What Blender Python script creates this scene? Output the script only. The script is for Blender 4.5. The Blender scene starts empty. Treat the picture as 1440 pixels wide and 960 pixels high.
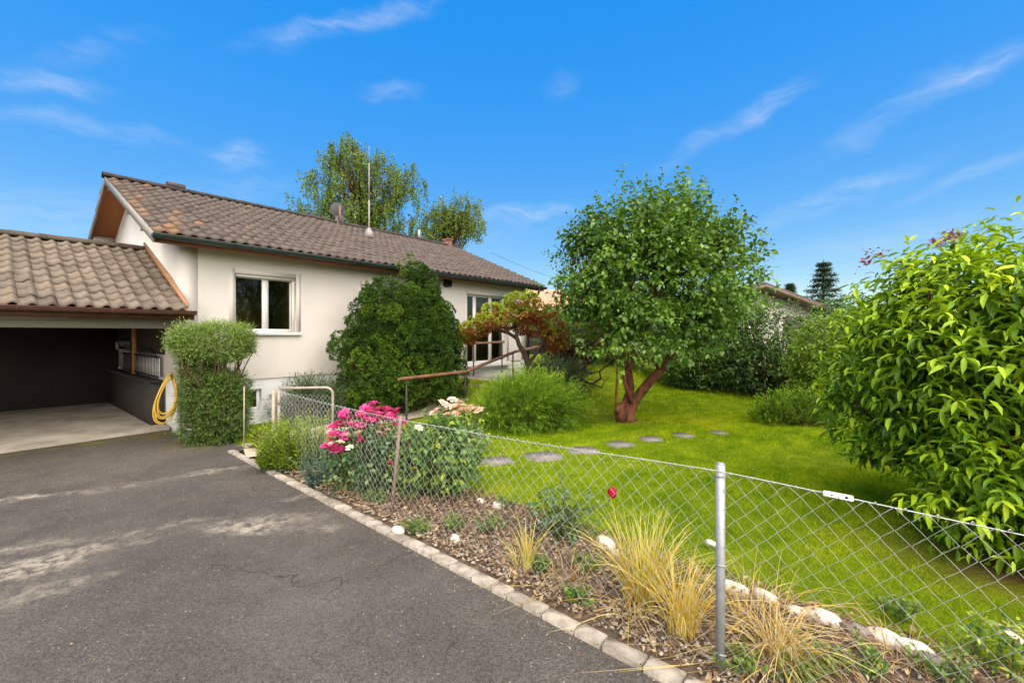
import bpy, math, random
import numpy as np
from mathutils import Vector, Matrix

sc = bpy.context.scene
rad = math.radians

# ------------------------------------------------------------------ camera
H, FPX = 1.7, 620.0                       # eye height; focal length in pixels of a 1440 px wide picture
cam_d = bpy.data.cameras.new("camera")
cam_d.sensor_width = 36.0
cam_d.lens = FPX / 1440 * 36
cam_d.shift_y = -10 / 1440
cam_d.clip_start, cam_d.clip_end = 0.05, 2000
cam = bpy.data.objects.new("camera", cam_d)
cam.location = (0, 0, H)
cam.rotation_euler = (rad(90), 0, 0)
sc.collection.objects.link(cam)
sc.camera = cam

# ------------------------------------------------------------------ sky, sun, exposure
SUN_AZ, SUN_EL = rad(164), rad(50)        # compass from +Y towards +X
SUN_STRENGTH, SUN_ANGLE = 5.0, rad(100)    # thin high cloud: very soft shadows
SKY_STRENGTH = 0.09
sc.view_settings.view_transform = 'Standard'
sc.view_settings.look = 'None'
sc.view_settings.gamma = 1
sc.view_settings.use_curve_mapping = False
sc.view_settings.exposure = 1.1

w = bpy.data.worlds.new("World")
sc.world = w
w.use_nodes = True
nt = w.node_tree
nt.nodes.clear()
def N(tree, t, **kw):
    n = tree.nodes.new(t)
    for k, v in kw.items():
        setattr(n, k, v)
    return n
out = N(nt, 'ShaderNodeOutputWorld')
bg = N(nt, 'ShaderNodeBackground')
bg.inputs[1].default_value = SKY_STRENGTH
sky = N(nt, 'ShaderNodeTexSky', sky_type='NISHITA', sun_disc=False)
sky.sun_elevation, sky.sun_rotation = SUN_EL, SUN_AZ
sky.air_density, sky.dust_density, sky.ozone_density = 1.0, 0.3, 2.0
# deeper, more even blue: saturation stretched, brightness range compressed
sep0 = N(nt, 'ShaderNodeSeparateColor', mode='HSV')
nt.links.new(sky.outputs[0], sep0.inputs[0])
sat = N(nt, 'ShaderNodeMapRange')
sat.inputs['From Min'].default_value = .26; sat.inputs['From Max'].default_value = .685
sat.inputs['To Min'].default_value = 0.30; sat.inputs['To Max'].default_value = .985
nt.links.new(sep0.outputs[1], sat.inputs['Value'])
val = N(nt, 'ShaderNodeMath', operation='POWER'); val.inputs[1].default_value = .12
nt.links.new(sep0.outputs[2], val.inputs[0])
val2 = N(nt, 'ShaderNodeMath', operation='MULTIPLY'); val2.inputs[1].default_value = 4.1
nt.links.new(val.outputs[0], val2.inputs[0])
hsv = N(nt, 'ShaderNodeCombineColor', mode='HSV')
nt.links.new(sep0.outputs[0], hsv.inputs[0]); nt.links.new(sat.outputs[0], hsv.inputs[1]); nt.links.new(val2.outputs[0], hsv.inputs[2])
# cirrus wisps, laid out in compass direction and elevation
tc = N(nt, 'ShaderNodeTexCoord')
sep = N(nt, 'ShaderNodeSeparateXYZ')
nt.links.new(tc.outputs['Generated'], sep.inputs[0])
az = N(nt, 'ShaderNodeMath', operation='ARCTAN2')
nt.links.new(sep.outputs[0], az.inputs[0]); nt.links.new(sep.outputs[1], az.inputs[1])
el = N(nt, 'ShaderNodeMath', operation='ARCSINE')
nt.links.new(sep.outputs[2], el.inputs[0])
comb = N(nt, 'ShaderNodeCombineXYZ')
nt.links.new(az.outputs[0], comb.inputs[0]); nt.links.new(el.outputs[0], comb.inputs[1])
warp = N(nt, 'ShaderNodeTexNoise'); warp.inputs['Scale'].default_value = 9; warp.inputs['Detail'].default_value = 6
nt.links.new(comb.outputs[0], warp.inputs['Vector'])
sub = N(nt, 'ShaderNodeVectorMath', operation='SUBTRACT'); sub.inputs[1].default_value = (.5, .5, .5)
nt.links.new(warp.outputs['Color'], sub.inputs[0])
scl = N(nt, 'ShaderNodeVectorMath', operation='SCALE'); scl.inputs['Scale'].default_value = .075
nt.links.new(sub.outputs[0], scl.inputs[0])
add = N(nt, 'ShaderNodeVectorMath', operation='ADD')
nt.links.new(comb.outputs[0], add.inputs[0]); nt.links.new(scl.outputs[0], add.inputs[1])
flat = N(nt, 'ShaderNodeVectorMath', operation='MULTIPLY'); flat.inputs[1].default_value = (1, 1, 0)
nt.links.new(add.outputs[0], flat.inputs[0])
fib = N(nt, 'ShaderNodeTexNoise'); fib.inputs['Scale'].default_value = 22; fib.inputs['Detail'].default_value = 8
fib.inputs['Roughness'].default_value = .62
fmap = N(nt, 'ShaderNodeMapping'); fmap.inputs['Rotation'].default_value = (0, 0, rad(-16)); fmap.inputs['Scale'].default_value = (.5, 2.2, 1)
nt.links.new(add.outputs[0], fmap.inputs[0]); nt.links.new(fmap.outputs[0], fib.inputs['Vector'])
WISPS = [(70, 118, 95, 24, 8, .40), (130, 70, 120, 26, 28, .20), (500, 38, 200, 20, 19, .42), (125, 178, 150, 22, 4, .28),
         (338, 214, 62, 28, 14, .46), (548, 126, 60, 18, 4, .34), (745, 299, 115, 20, 8, .42), (790, 118, 40, 22, 0, .18),
         (1085, 150, 75, 22, 14, .26), (1010, 190, 160, 20, 20, .26), (1255, 160, 150, 30, 20, .26), (1368, 106, 80, 24, 12, .46),
         (1220, 249, 45, 12, 0, .34), (1400, 235, 150, 18, 12, .30), (1150, 282, 190, 22, 12, .28), (330, 262, 130, 24, 14, .22),
         (640, 330, 260, 40, 4, .16), (60, 300, 260, 60, 0, .22), (1290, 330, 260, 40, 4, .2)]
acc = None
for (u, v, L, W, a, s) in WISPS:
    a0 = math.atan((u - 720) / FPX)
    e0 = math.atan((470 - v) / FPX * math.cos(a0))
    k = math.cos(a0) / FPX
    m = N(nt, 'ShaderNodeMapping', vector_type='TEXTURE')
    m.inputs['Location'].default_value = (a0, e0, 0)
    m.inputs['Rotation'].default_value = (0, 0, rad(a))
    m.inputs['Scale'].default_value = (L * k * .7, W * k * .7, 1)
    nt.links.new(flat.outputs[0], m.inputs[0])
    ln = N(nt, 'ShaderNodeVectorMath', operation='LENGTH')
    nt.links.new(m.outputs[0], ln.inputs[0])
    mr = N(nt, 'ShaderNodeMapRange', interpolation_type='SMOOTHERSTEP')
    mr.inputs['From Min'].default_value = 0; mr.inputs['From Max'].default_value = 1.5
    mr.inputs['To Min'].default_value = s * .85; mr.inputs['To Max'].default_value = 0
    nt.links.new(ln.outputs['Value'], mr.inputs['Value'])
    if acc is None:
        acc = mr
    else:
        ad = N(nt, 'ShaderNodeMath', operation='ADD')
        nt.links.new(acc.outputs[0], ad.inputs[0]); nt.links.new(mr.outputs[0], ad.inputs[1])
        acc = ad
fr = N(nt, 'ShaderNodeMapRange'); fr.inputs['From Min'].default_value = .30; fr.inputs['From Max'].default_value = .78; fr.inputs['To Max'].default_value = .95
nt.links.new(fib.outputs['Fac'], fr.inputs['Value'])
mul = N(nt, 'ShaderNodeMath', operation='MULTIPLY', use_clamp=True)
nt.links.new(acc.outputs[0], mul.inputs[0]); nt.links.new(fr.outputs[0], mul.inputs[1])
mx = N(nt, 'ShaderNodeMix', data_type='RGBA')
mx.inputs['B'].default_value = (4.9, 5.05, 5.25, 1)
nt.links.new(mul.outputs[0], mx.inputs['Factor']); nt.links.new(hsv.outputs[0], mx.inputs['A'])
nt.links.new(mx.outputs['Result'], bg.inputs[0]); nt.links.new(bg.outputs[0], out.inputs[0])

sun_d = bpy.data.lights.new("sun", 'SUN')
sun_d.energy, sun_d.angle, sun_d.color = SUN_STRENGTH, SUN_ANGLE, (1, .87, .70)
sun = bpy.data.objects.new("sun", sun_d)
S = Vector((math.cos(SUN_EL) * math.sin(SUN_AZ), math.cos(SUN_EL) * math.cos(SUN_AZ), math.sin(SUN_EL)))
sun.rotation_euler = (-S).to_track_quat('-Z', 'Y').to_euler()
sun.location = S * 40
sc.collection.objects.link(sun)

sc.cycles.use_denoising = True
sc.cycles.max_bounces = 8
sc.cycles.diffuse_bounces = 4
sc.cycles.transparent_max_bounces = 12
sc.cycles.sample_clamp_indirect = 6

# ------------------------------------------------------------------ frames of reference
C0 = np.array([-5.64, 7.5])               # near corner of the house
EU, EN = np.array([.643, .766]), np.array([.766, -.643])    # along the facade, out of the facade
P3 = np.array([1.038, 2.196])             # foot of the near fence post
FU, FM = np.array([.75, -.661]), np.array([.661, .75])      # along the fence, into the garden
HOUSE_ROT = math.atan2(.766, .643)
FENCE_ROT = math.atan2(-.661, .75)
def px(u, v, z=0.0):                      # a point at height z
    Y = (H - z) * FPX / (v - 470)
    return np.array([(u - 720) / FPX * Y, Y, z])
def pxy(u, v, Y):                         # a point at distance Y
    return np.array([(u - 720) / FPX * Y, Y, H + (470 - v) / FPX * Y])
def td(t, d, z=0.0):
    p = C0 + t * EU + d * EN
    return np.array([p[0], p[1], z])
def sm(s, m, z=0.0):
    p = P3 + s * FU + m * FM
    return np.array([p[0], p[1], z])
def S01(x, a, b):
    x = np.clip((x - a) / (b - a), 0, 1)
    return x * x * (3 - 2 * x)
def ground_z(x, y):
    x, y = np.asarray(x, float), np.asarray(y, float)
    t = (x - C0[0]) * EU[0] + (y - C0[1]) * EU[1]
    d = (x - C0[0]) * EN[0] + (y - C0[1]) * EN[1]
    h = .58 * S01(t, 4.0, 6.3) * (1 - S01(d, 2.1, 4.6))
    h = h + .16 * S01(y, 9.5, 15) * S01(x, 0, 3)
    h = h + .012 * np.sin(x * 1.7 + y * .6) + .01 * np.sin(y * 2.3 - x)
    return h - .005

# ------------------------------------------------------------------ materials
def newmat(name):
    m = bpy.data.materials.new(name)
    m.use_nodes = True
    m.node_tree.nodes.clear()
    t = m.node_tree
    o = N(t, 'ShaderNodeOutputMaterial')
    b = N(t, 'ShaderNodeBsdfPrincipled')
    t.links.new(b.outputs[0], o.inputs[0])
    return m, t, b, o
def ramp(t, cols, src):
    r = N(t, 'ShaderNodeValToRGB')
    e = r.color_ramp.elements
    while len(e) < len(cols):
        e.new(.5)
    for i, (p, c) in enumerate(cols):
        e[i].position = p
        e[i].color = (*c, 1)
    t.links.new(src, r.inputs[0])
    return r
def pmat(name, cols, scale=6, detail=5, rough=.7, bump=0, bscale=None, spec=.4, metal=0, stretch=None, dist=.01, attr=None):
    """noise-mottled surface; cols is a list of colours from low to high noise"""
    m, t, b, o = newmat(name)
    tcn = N(t, 'ShaderNodeTexCoord')
    src = tcn.outputs['Object']
    if stretch:
        mp = N(t, 'ShaderNodeMapping'); mp.inputs['Scale'].default_value = stretch
        t.links.new(src, mp.inputs[0]); src = mp.outputs[0]
    n = N(t, 'ShaderNodeTexNoise'); n.inputs['Scale'].default_value = scale; n.inputs['Detail'].default_value = detail
    n.inputs['Roughness'].default_value = .6
    t.links.new(src, n.inputs['Vector'])
    k = len(cols)
    r = ramp(t, [(.3 + .4 * i / max(1, k - 1), c) for i, c in enumerate(cols)], n.outputs['Fac'])
    col = r.outputs[0]
    if attr:
        at = N(t, 'ShaderNodeAttribute'); at.attribute_name = 'tint'
        r2 = ramp(t, attr, at.outputs['Fac'])
        mm = N(t, 'ShaderNodeMix', data_type='RGBA', blend_type='MULTIPLY'); mm.inputs['Factor'].default_value = 1
        t.links.new(col, mm.inputs['A']); t.links.new(r2.outputs[0], mm.inputs['B'])
        col = mm.outputs['Result']
    t.links.new(col, b.inputs['Base Color'])
    b.inputs['Roughness'].default_value = rough
    b.inputs['Specular IOR Level'].default_value = spec
    b.inputs['Metallic'].default_value = metal
    if bump:
        n2 = N(t, 'ShaderNodeTexNoise'); n2.inputs['Scale'].default_value = bscale or scale * 6; n2.inputs['Detail'].default_value = 6
        t.links.new(src, n2.inputs['Vector'])
        bp = N(t, 'ShaderNodeBump'); bp.inputs['Strength'].default_value = bump; bp.inputs['Distance'].default_value = dist
        t.links.new(n2.outputs['Fac'], bp.inputs['Height']); t.links.new(bp.outputs[0], b.inputs['Normal'])
    return m
def leafmat(name, cols, trans=.3, rough=.5, spec=.3):
    """leaf colours chosen by each leaf's own tint"""
    m, t, b, o = newmat(name)
    at = N(t, 'ShaderNodeAttribute'); at.attribute_name = 'tint'
    k = len(cols)
    r = ramp(t, [(i / max(1, k - 1), c) for i, c in enumerate(cols)], at.outputs['Fac'])
    t.links.new(r.outputs[0], b.inputs['Base Color'])
    b.inputs['Roughness'].default_value = rough
    b.inputs['Specular IOR Level'].default_value = spec
    tr = N(t, 'ShaderNodeBsdfTranslucent')
    g = N(t, 'ShaderNodeMix', data_type='RGBA', blend_type='MULTIPLY'); g.inputs['Factor'].default_value = 1
    g.inputs['B'].default_value = (1.25, 1.15, .6, 1)
    t.links.new(r.outputs[0], g.inputs['A']); t.links.new(g.outputs['Result'], tr.inputs[0])
    mxs = N(t, 'ShaderNodeMixShader'); mxs.inputs[0].default_value = trans
    t.links.new(b.outputs[0], mxs.inputs[1]); t.links.new(tr.outputs[0], mxs.inputs[2])
    t.links.new(mxs.outputs[0], o.inputs[0])
    return m

# ------------------------------------------------------------------ mesh helpers
def link(o):
    sc.collection.objects.link(o)
    return o
def tag(o, label=None, cat=None, group=None, kind=None):
    if label: o['label'] = label
    if cat: o['category'] = cat
    if group: o['group'] = group
    if kind: o['kind'] = kind
    return o
def thing(name, label, cat, loc=(0, 0, 0), rz=0, group=None):
    o = bpy.data.objects.new(name, None)
    o.empty_display_size = .1
    o.location = tuple(float(c) for c in loc); o.rotation_euler = (0, 0, rz)
    return tag(link(o), label, cat, group)
def np_mesh(name, V, flat, totals, mat, parent=None, tint=None, smooth=False):
    me = bpy.data.meshes.new(name)
    V = np.ascontiguousarray(V, np.float32)
    flat = np.ascontiguousarray(flat, np.int32); totals = np.ascontiguousarray(totals, np.int32)
    me.vertices.add(len(V)); me.vertices.foreach_set('co', V.ravel())
    me.loops.add(len(flat)); me.loops.foreach_set('vertex_index', flat)
    st = np.concatenate([[0], np.cumsum(totals)[:-1]]).astype(np.int32)
    me.polygons.add(len(totals)); me.polygons.foreach_set('loop_start', st)
    if smooth:
        me.polygons.foreach_set('use_smooth', np.ones(len(totals), bool))
    me.update(calc_edges=True)
    if tint is not None:
        a = me.attributes.new('tint', 'FLOAT', 'FACE')
        a.data.foreach_set('value', np.ascontiguousarray(tint, np.float32))
    me.materials.append(mat)
    o = link(bpy.data.objects.new(name, me))
    if parent is not None: o.parent = parent
    return o
class MB:
    """collects simple shapes into one mesh"""
    def __init__(s): s.v, s.f, s.t = [], [], []
    def add(s, v, f, tint=.5):
        b = len(s.v)
        s.v += [tuple(float(c) for c in p) for p in v]
        s.f += [tuple(i + b for i in q) for q in f]
        s.t += [tint] * len(f)
    def box(s, a, b, tint=.5, M=None, taper=None):
        (x0, y0, z0), (x1, y1, z1) = a, b
        v = [(x0, y0, z0), (x1, y0, z0), (x1, y1, z0), (x0, y1, z0), (x0, y0, z1), (x1, y0, z1), (x1, y1, z1), (x0, y1, z1)]
        if M is not None: v = [tuple(M @ Vector(p)) for p in v]
        s.add(v, [(0, 3, 2, 1), (4, 5, 6, 7), (0, 1, 5, 4), (1, 2, 6, 5), (2, 3, 7, 6), (3, 0, 4, 7)], tint)
    def bbox(s, a, b, r=.01, tint=.5, M=None):
        """box with chamfered edges"""
        c = [(a[i] + b[i]) / 2 for i in range(3)]; h = [abs(b[i] - a[i]) / 2 for i in range(3)]
        r = min(r, min(h) * .9)
        v, idx = [], {}
        for sx in (-1, 1):
            for sy in (-1, 1):
                for sz in (-1, 1):
                    for ax in range(3):
                        p = [c[i] + (sx, sy, sz)[i] * (h[i] - (0 if i == ax else r)) for i in range(3)]
                        idx[(sx, sy, sz, ax)] = len(v); v.append(p)
        f = []
        for ax in range(3):
            o1, o2 = [i for i in range(3) if i != ax]
            for sg in (-1, 1):
                q = []
                for (p1, p2) in ((-1, -1), (1, -1), (1, 1), (-1, 1)):
                    k = [0, 0, 0]; k[ax] = sg; k[o1] = p1; k[o2] = p2
                    q.append(idx[(*k, ax)])
                f.append(tuple(q))
        for ax in range(3):
            o1, o2 = [i for i in range(3) if i != ax]
            for p1 in (-1, 1):
                for p2 in (-1, 1):
                    ka = [0, 0, 0]; ka[o1] = p1; ka[o2] = p2
                    kb = list(ka); ka[ax] = -1; kb[ax] = 1
                    f.append((idx[(*ka, o1)], idx[(*kb, o1)], idx[(*kb, o2)], idx[(*ka, o2)]))
        for sx in (-1, 1):
            for sy in (-1, 1):
                for sz in (-1, 1):
                    f.append(tuple(idx[(sx, sy, sz, ax)] for ax in range(3)))
        if M is not None: v = [tuple(M @ Vector(p)) for p in v]
        s.add(v, f, tint)
    def tube(s, pts, rads, n=6, cap=True, tint=.5):
        P = [Vector(tuple(float(c) for c in p)) for p in pts]
        if not hasattr(rads, '__len__'): rads = [rads] * len(P)
        v, f = [], []
        up = None
        for i, p in enumerate(P):
            d = (P[min(i + 1, len(P) - 1)] - P[max(i - 1, 0)])
            if d.length < 1e-9: d = Vector((0, 0, 1))
            d.normalize()
            if up is None:
                up = Vector((0, 0, 1)) if abs(d.z) < .9 else Vector((1, 0, 0))
            a = d.cross(up)
            if a.length < 1e-6: a = d.cross(Vector((.3, .9, .2)))
            a.normalize(); b = a.cross(d); up = b
            for k in range(n):
                q = 2 * math.pi * k / n
                v.append(p + (a * math.cos(q) + b * math.sin(q)) * rads[i])
        for i in range(len(P) - 1):
            for k in range(n):
                k2 = (k + 1) % n
                f.append((i * n + k, i * n + k2, (i + 1) * n + k2, (i + 1) * n + k))
        if cap:
            f.append(tuple(range(n - 1, -1, -1))); f.append(tuple((len(P) - 1) * n + k for k in range(n)))
        s.add(v, f, tint)
    def prism(s, poly, axis, a, b, tint=.5):
        """polygon in the two other axes, extruded along axis from a to b"""
        def mk(p, c):
            q = list(p); q.insert(axis, c); return q
        n = len(poly)
        v = [mk(p, a) for p in poly] + [mk(p, b) for p in poly]
        s.add(v, [tuple(range(n)), tuple(range(2 * n - 1, n - 1, -1))] + [(i, i + n, (i + 1) % n + n, (i + 1) % n) for i in range(n)], tint)
    def sheet(s, x0, x1, z0, z1, y, holes, mapf):
        """flat sheet with rectangular holes; mapf(x, z) -> point"""
        xs = sorted({x0, x1, *[h[0] for h in holes], *[h[1] for h in holes]})
        zs = sorted({z0, z1, *[h[2] for h in holes], *[h[3] for h in holes]})
        for i in range(len(xs) - 1):
            for j in range(len(zs) - 1):
                cx, cz = (xs[i] + xs[i + 1]) / 2, (zs[j] + zs[j + 1]) / 2
                if any(h[0] < cx < h[1] and h[2] < cz < h[3] for h in holes): continue
                s.add([mapf(xs[i], zs[j]), mapf(xs[i + 1], zs[j]), mapf(xs[i + 1], zs[j + 1]), mapf(xs[i], zs[j + 1])], [(0, 1, 2, 3)])
    def build(s, name, mat, parent=None, smooth=False, off=None):
        V = np.array(s.v, float)
        if off is not None: V = V - np.asarray(off, float)
        return np_mesh(name, V, [i for q in s.f for i in q], [len(q) for q in s.f], mat, parent, s.t, smooth)

rng = np.random.default_rng(7)
def nrm(a):
    return a / np.maximum(np.linalg.norm(a, axis=-1, keepdims=True), 1e-9)
_ph = np.random.default_rng(3).uniform(0, 6.28, (5, 12, 3)); _kk = np.random.default_rng(4).normal(0, 1, (5, 12, 3))
def noise3(P, freq, k=0):
    """smooth noise of about -1..1"""
    P = np.asarray(P, float) * freq
    r = np.zeros(len(P))
    for i in range(12):
        r += np.sin(P @ _kk[k, i] + _ph[k, i, 0]) * np.cos(P @ _kk[k, (i + 5) % 12] * .7 + _ph[k, i, 1])
    return r / 4.2
# leaf outlines: (along, across, lift), faces
T_LEAF = (np.array([(0, 0, 0), (.3, .42, .10), (.36, 0, 0), (.3, -.42, .10), (.68, .36, .07), (.7, 0, -.04), (.68, -.36, .07), (1, 0, -.16)]),
          [(0, 1, 2), (0, 2, 3), (1, 4, 5, 2), (2, 5, 6, 3), (4, 7, 5), (5, 7, 6)])
T_LEAF4 = (np.array([(0, 0, 0), (.42, .5, .10), (.45, 0, 0), (.42, -.5, .10), (1, 0, -.10)]), [(0, 1, 2), (0, 2, 3), (1, 4, 2), (2, 4, 3)])
T_DIA = (np.array([(0, 0, 0), (.45, .5, .06), (1, 0, -.05), (.45, -.5, .06)]), [(0, 1, 2, 3)])
T_BLADE = (np.array([(0, .5, 0), (0, -.5, 0), (.55, -.35, .0), (.55, .35, .0), (1, 0, -.12)]), [(0, 1, 2, 3), (3, 2, 4)])
T_TRI = (np.array([(0, .5, 0), (0, -.5, 0), (1, 0, 0)]), [(0, 1, 2)])
def leaves(P, D, L, W, tpl, up=None, roll=.6, seed=1):
    """vertices and faces of one leaf per row of P, pointing along D"""
    r = np.random.default_rng(seed)
    P = np.asarray(P, float); D = nrm(np.asarray(D, float)); n = len(P)
    U = np.tile(np.array([0, 0, 1.0]), (n, 1)) if up is None else np.asarray(up, float)
    U = U + r.normal(0, roll, (n, 3))
    Sd = nrm(np.cross(D, U)); Nn = np.cross(Sd, D)
    T, F = tpl
    L = np.broadcast_to(L, n); W = np.broadcast_to(W, n)
    V = P[:, None, :] + T[None, :, 0:1] * (L[:, None, None] * D[:, None, :]) + T[None, :, 1:2] * (W[:, None, None] * Sd[:, None, :]) \
        + T[None, :, 2:3] * (L[:, None, None] * Nn[:, None, :])
    k = len(T)
    ff = np.array([i for q in F for i in q]); tot = np.array([len(q) for q in F])
    flat = (np.arange(n)[:, None] * k + ff[None, :]).ravel()
    return V.reshape(-1, 3), flat, np.tile(tot, n), len(F)
class LB:
    """collects leaves into one mesh"""
    def __init__(s): s.V, s.F, s.T, s.t, s.n = [], [], [], [], 0
    def add(s, P, D, L, W, tpl, tint, up=None, roll=.6, seed=1):
        if len(P) == 0: return
        V, f, tot, nf = leaves(P, D, L, W, tpl, up, roll, seed)
        s.V.append(V); s.F.append(f + s.n); s.T.append(tot); s.n += len(V)
        s.t.append(np.repeat(np.broadcast_to(tint, len(P)), nf))
    def build(s, name, mat, parent, off=(0, 0, 0), smooth=False):
        return np_mesh(name, np.concatenate(s.V) - np.asarray(off, float), np.concatenate(s.F), np.concatenate(s.T), mat, parent,
                       np.clip(np.concatenate(s.t), 0, 1), smooth)
def sphere_dirs(n, r):
    return nrm(r.normal(0, 1, (n, 3)))

# ================================================================== the ground
def spots(t, src, lst, warp=.0, wscale=3):
    """sum of soft oval stains on a surface: (x, y, length, width, angle, strength)"""
    if warp:
        n = N(t, 'ShaderNodeTexNoise'); n.inputs['Scale'].default_value = wscale; n.inputs['Detail'].default_value = 6
        t.links.new(src, n.inputs['Vector'])
        s_ = N(t, 'ShaderNodeVectorMath', operation='SUBTRACT'); s_.inputs[1].default_value = (.5, .5, .5)
        t.links.new(n.outputs['Color'], s_.inputs[0])
        c_ = N(t, 'ShaderNodeVectorMath', operation='SCALE'); c_.inputs['Scale'].default_value = warp
        t.links.new(s_.outputs[0], c_.inputs[0])
        a_ = N(t, 'ShaderNodeVectorMath', operation='ADD')
        t.links.new(src, a_.inputs[0]); t.links.new(c_.outputs[0], a_.inputs[1])
        f_ = N(t, 'ShaderNodeVectorMath', operation='MULTIPLY'); f_.inputs[1].default_value = (1, 1, 0)
        t.links.new(a_.outputs[0], f_.inputs[0]); src = f_.outputs[0]
    acc = None
    for (x, y, L, W, a, s) in lst:
        m = N(t, 'ShaderNodeMapping', vector_type='TEXTURE')
        m.inputs['Location'].default_value = (x, y, 0); m.inputs['Rotation'].default_value = (0, 0, rad(a)); m.inputs['Scale'].default_value = (L, W, 1)
        t.links.new(src, m.inputs[0])
        ln = N(t, 'ShaderNodeVectorMath', operation='LENGTH'); t.links.new(m.outputs[0], ln.inputs[0])
        mr = N(t, 'ShaderNodeMapRange', interpolation_type='SMOOTHERSTEP')
        mr.inputs['From Min'].default_value = 0; mr.inputs['From Max'].default_value = 1
        mr.inputs['To Min'].default_value = s; mr.inputs['To Max'].default_value = 0
        t.links.new(ln.outputs['Value'], mr.inputs['Value'])
        if acc is None: acc = mr
        else:
            ad = N(t, 'ShaderNodeMath', operation='ADD'); t.links.new(acc.outputs[0], ad.inputs[0]); t.links.new(mr.outputs[0], ad.inputs[1]); acc = ad
    return acc.outputs[0]
def mixc(t, fac, a, b):
    m = N(t, 'ShaderNodeMix', data_type='RGBA')
    t.links.new(fac, m.inputs['Factor'])
    for nm, c in (('A', a), ('B', b)):
        if isinstance(c, tuple): m.inputs[nm].default_value = (*c, 1)
        else: t.links.new(c, m.inputs[nm])
    return m.outputs['Result']
def mathn(t, op, a, b=None, clamp=False):
    m = N(t, 'ShaderNodeMath', operation=op, use_clamp=clamp)
    for i, c in enumerate((a, b)):
        if c is None: continue
        if isinstance(c, (int, float)): m.inputs[i].default_value = c
        else: t.links.new(c, m.inputs[i])
    return m.outputs[0]
def noisen(t, src, scale, detail=5, rough=.6):
    n = N(t, 'ShaderNodeTexNoise'); n.inputs['Scale'].default_value = scale; n.inputs['Detail'].default_value = detail; n.inputs['Roughness'].default_value = rough
    t.links.new(src, n.inputs['Vector'])
    return n.outputs['Fac']
def maprange(t, v, a, b, c=0., d=1.):
    m = N(t, 'ShaderNodeMapRange'); m.inputs['From Min'].default_value = a; m.inputs['From Max'].default_value = b
    m.inputs['To Min'].default_value = c; m.inputs['To Max'].default_value = d
    t.links.new(v, m.inputs['Value']); return m.outputs[0]

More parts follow.
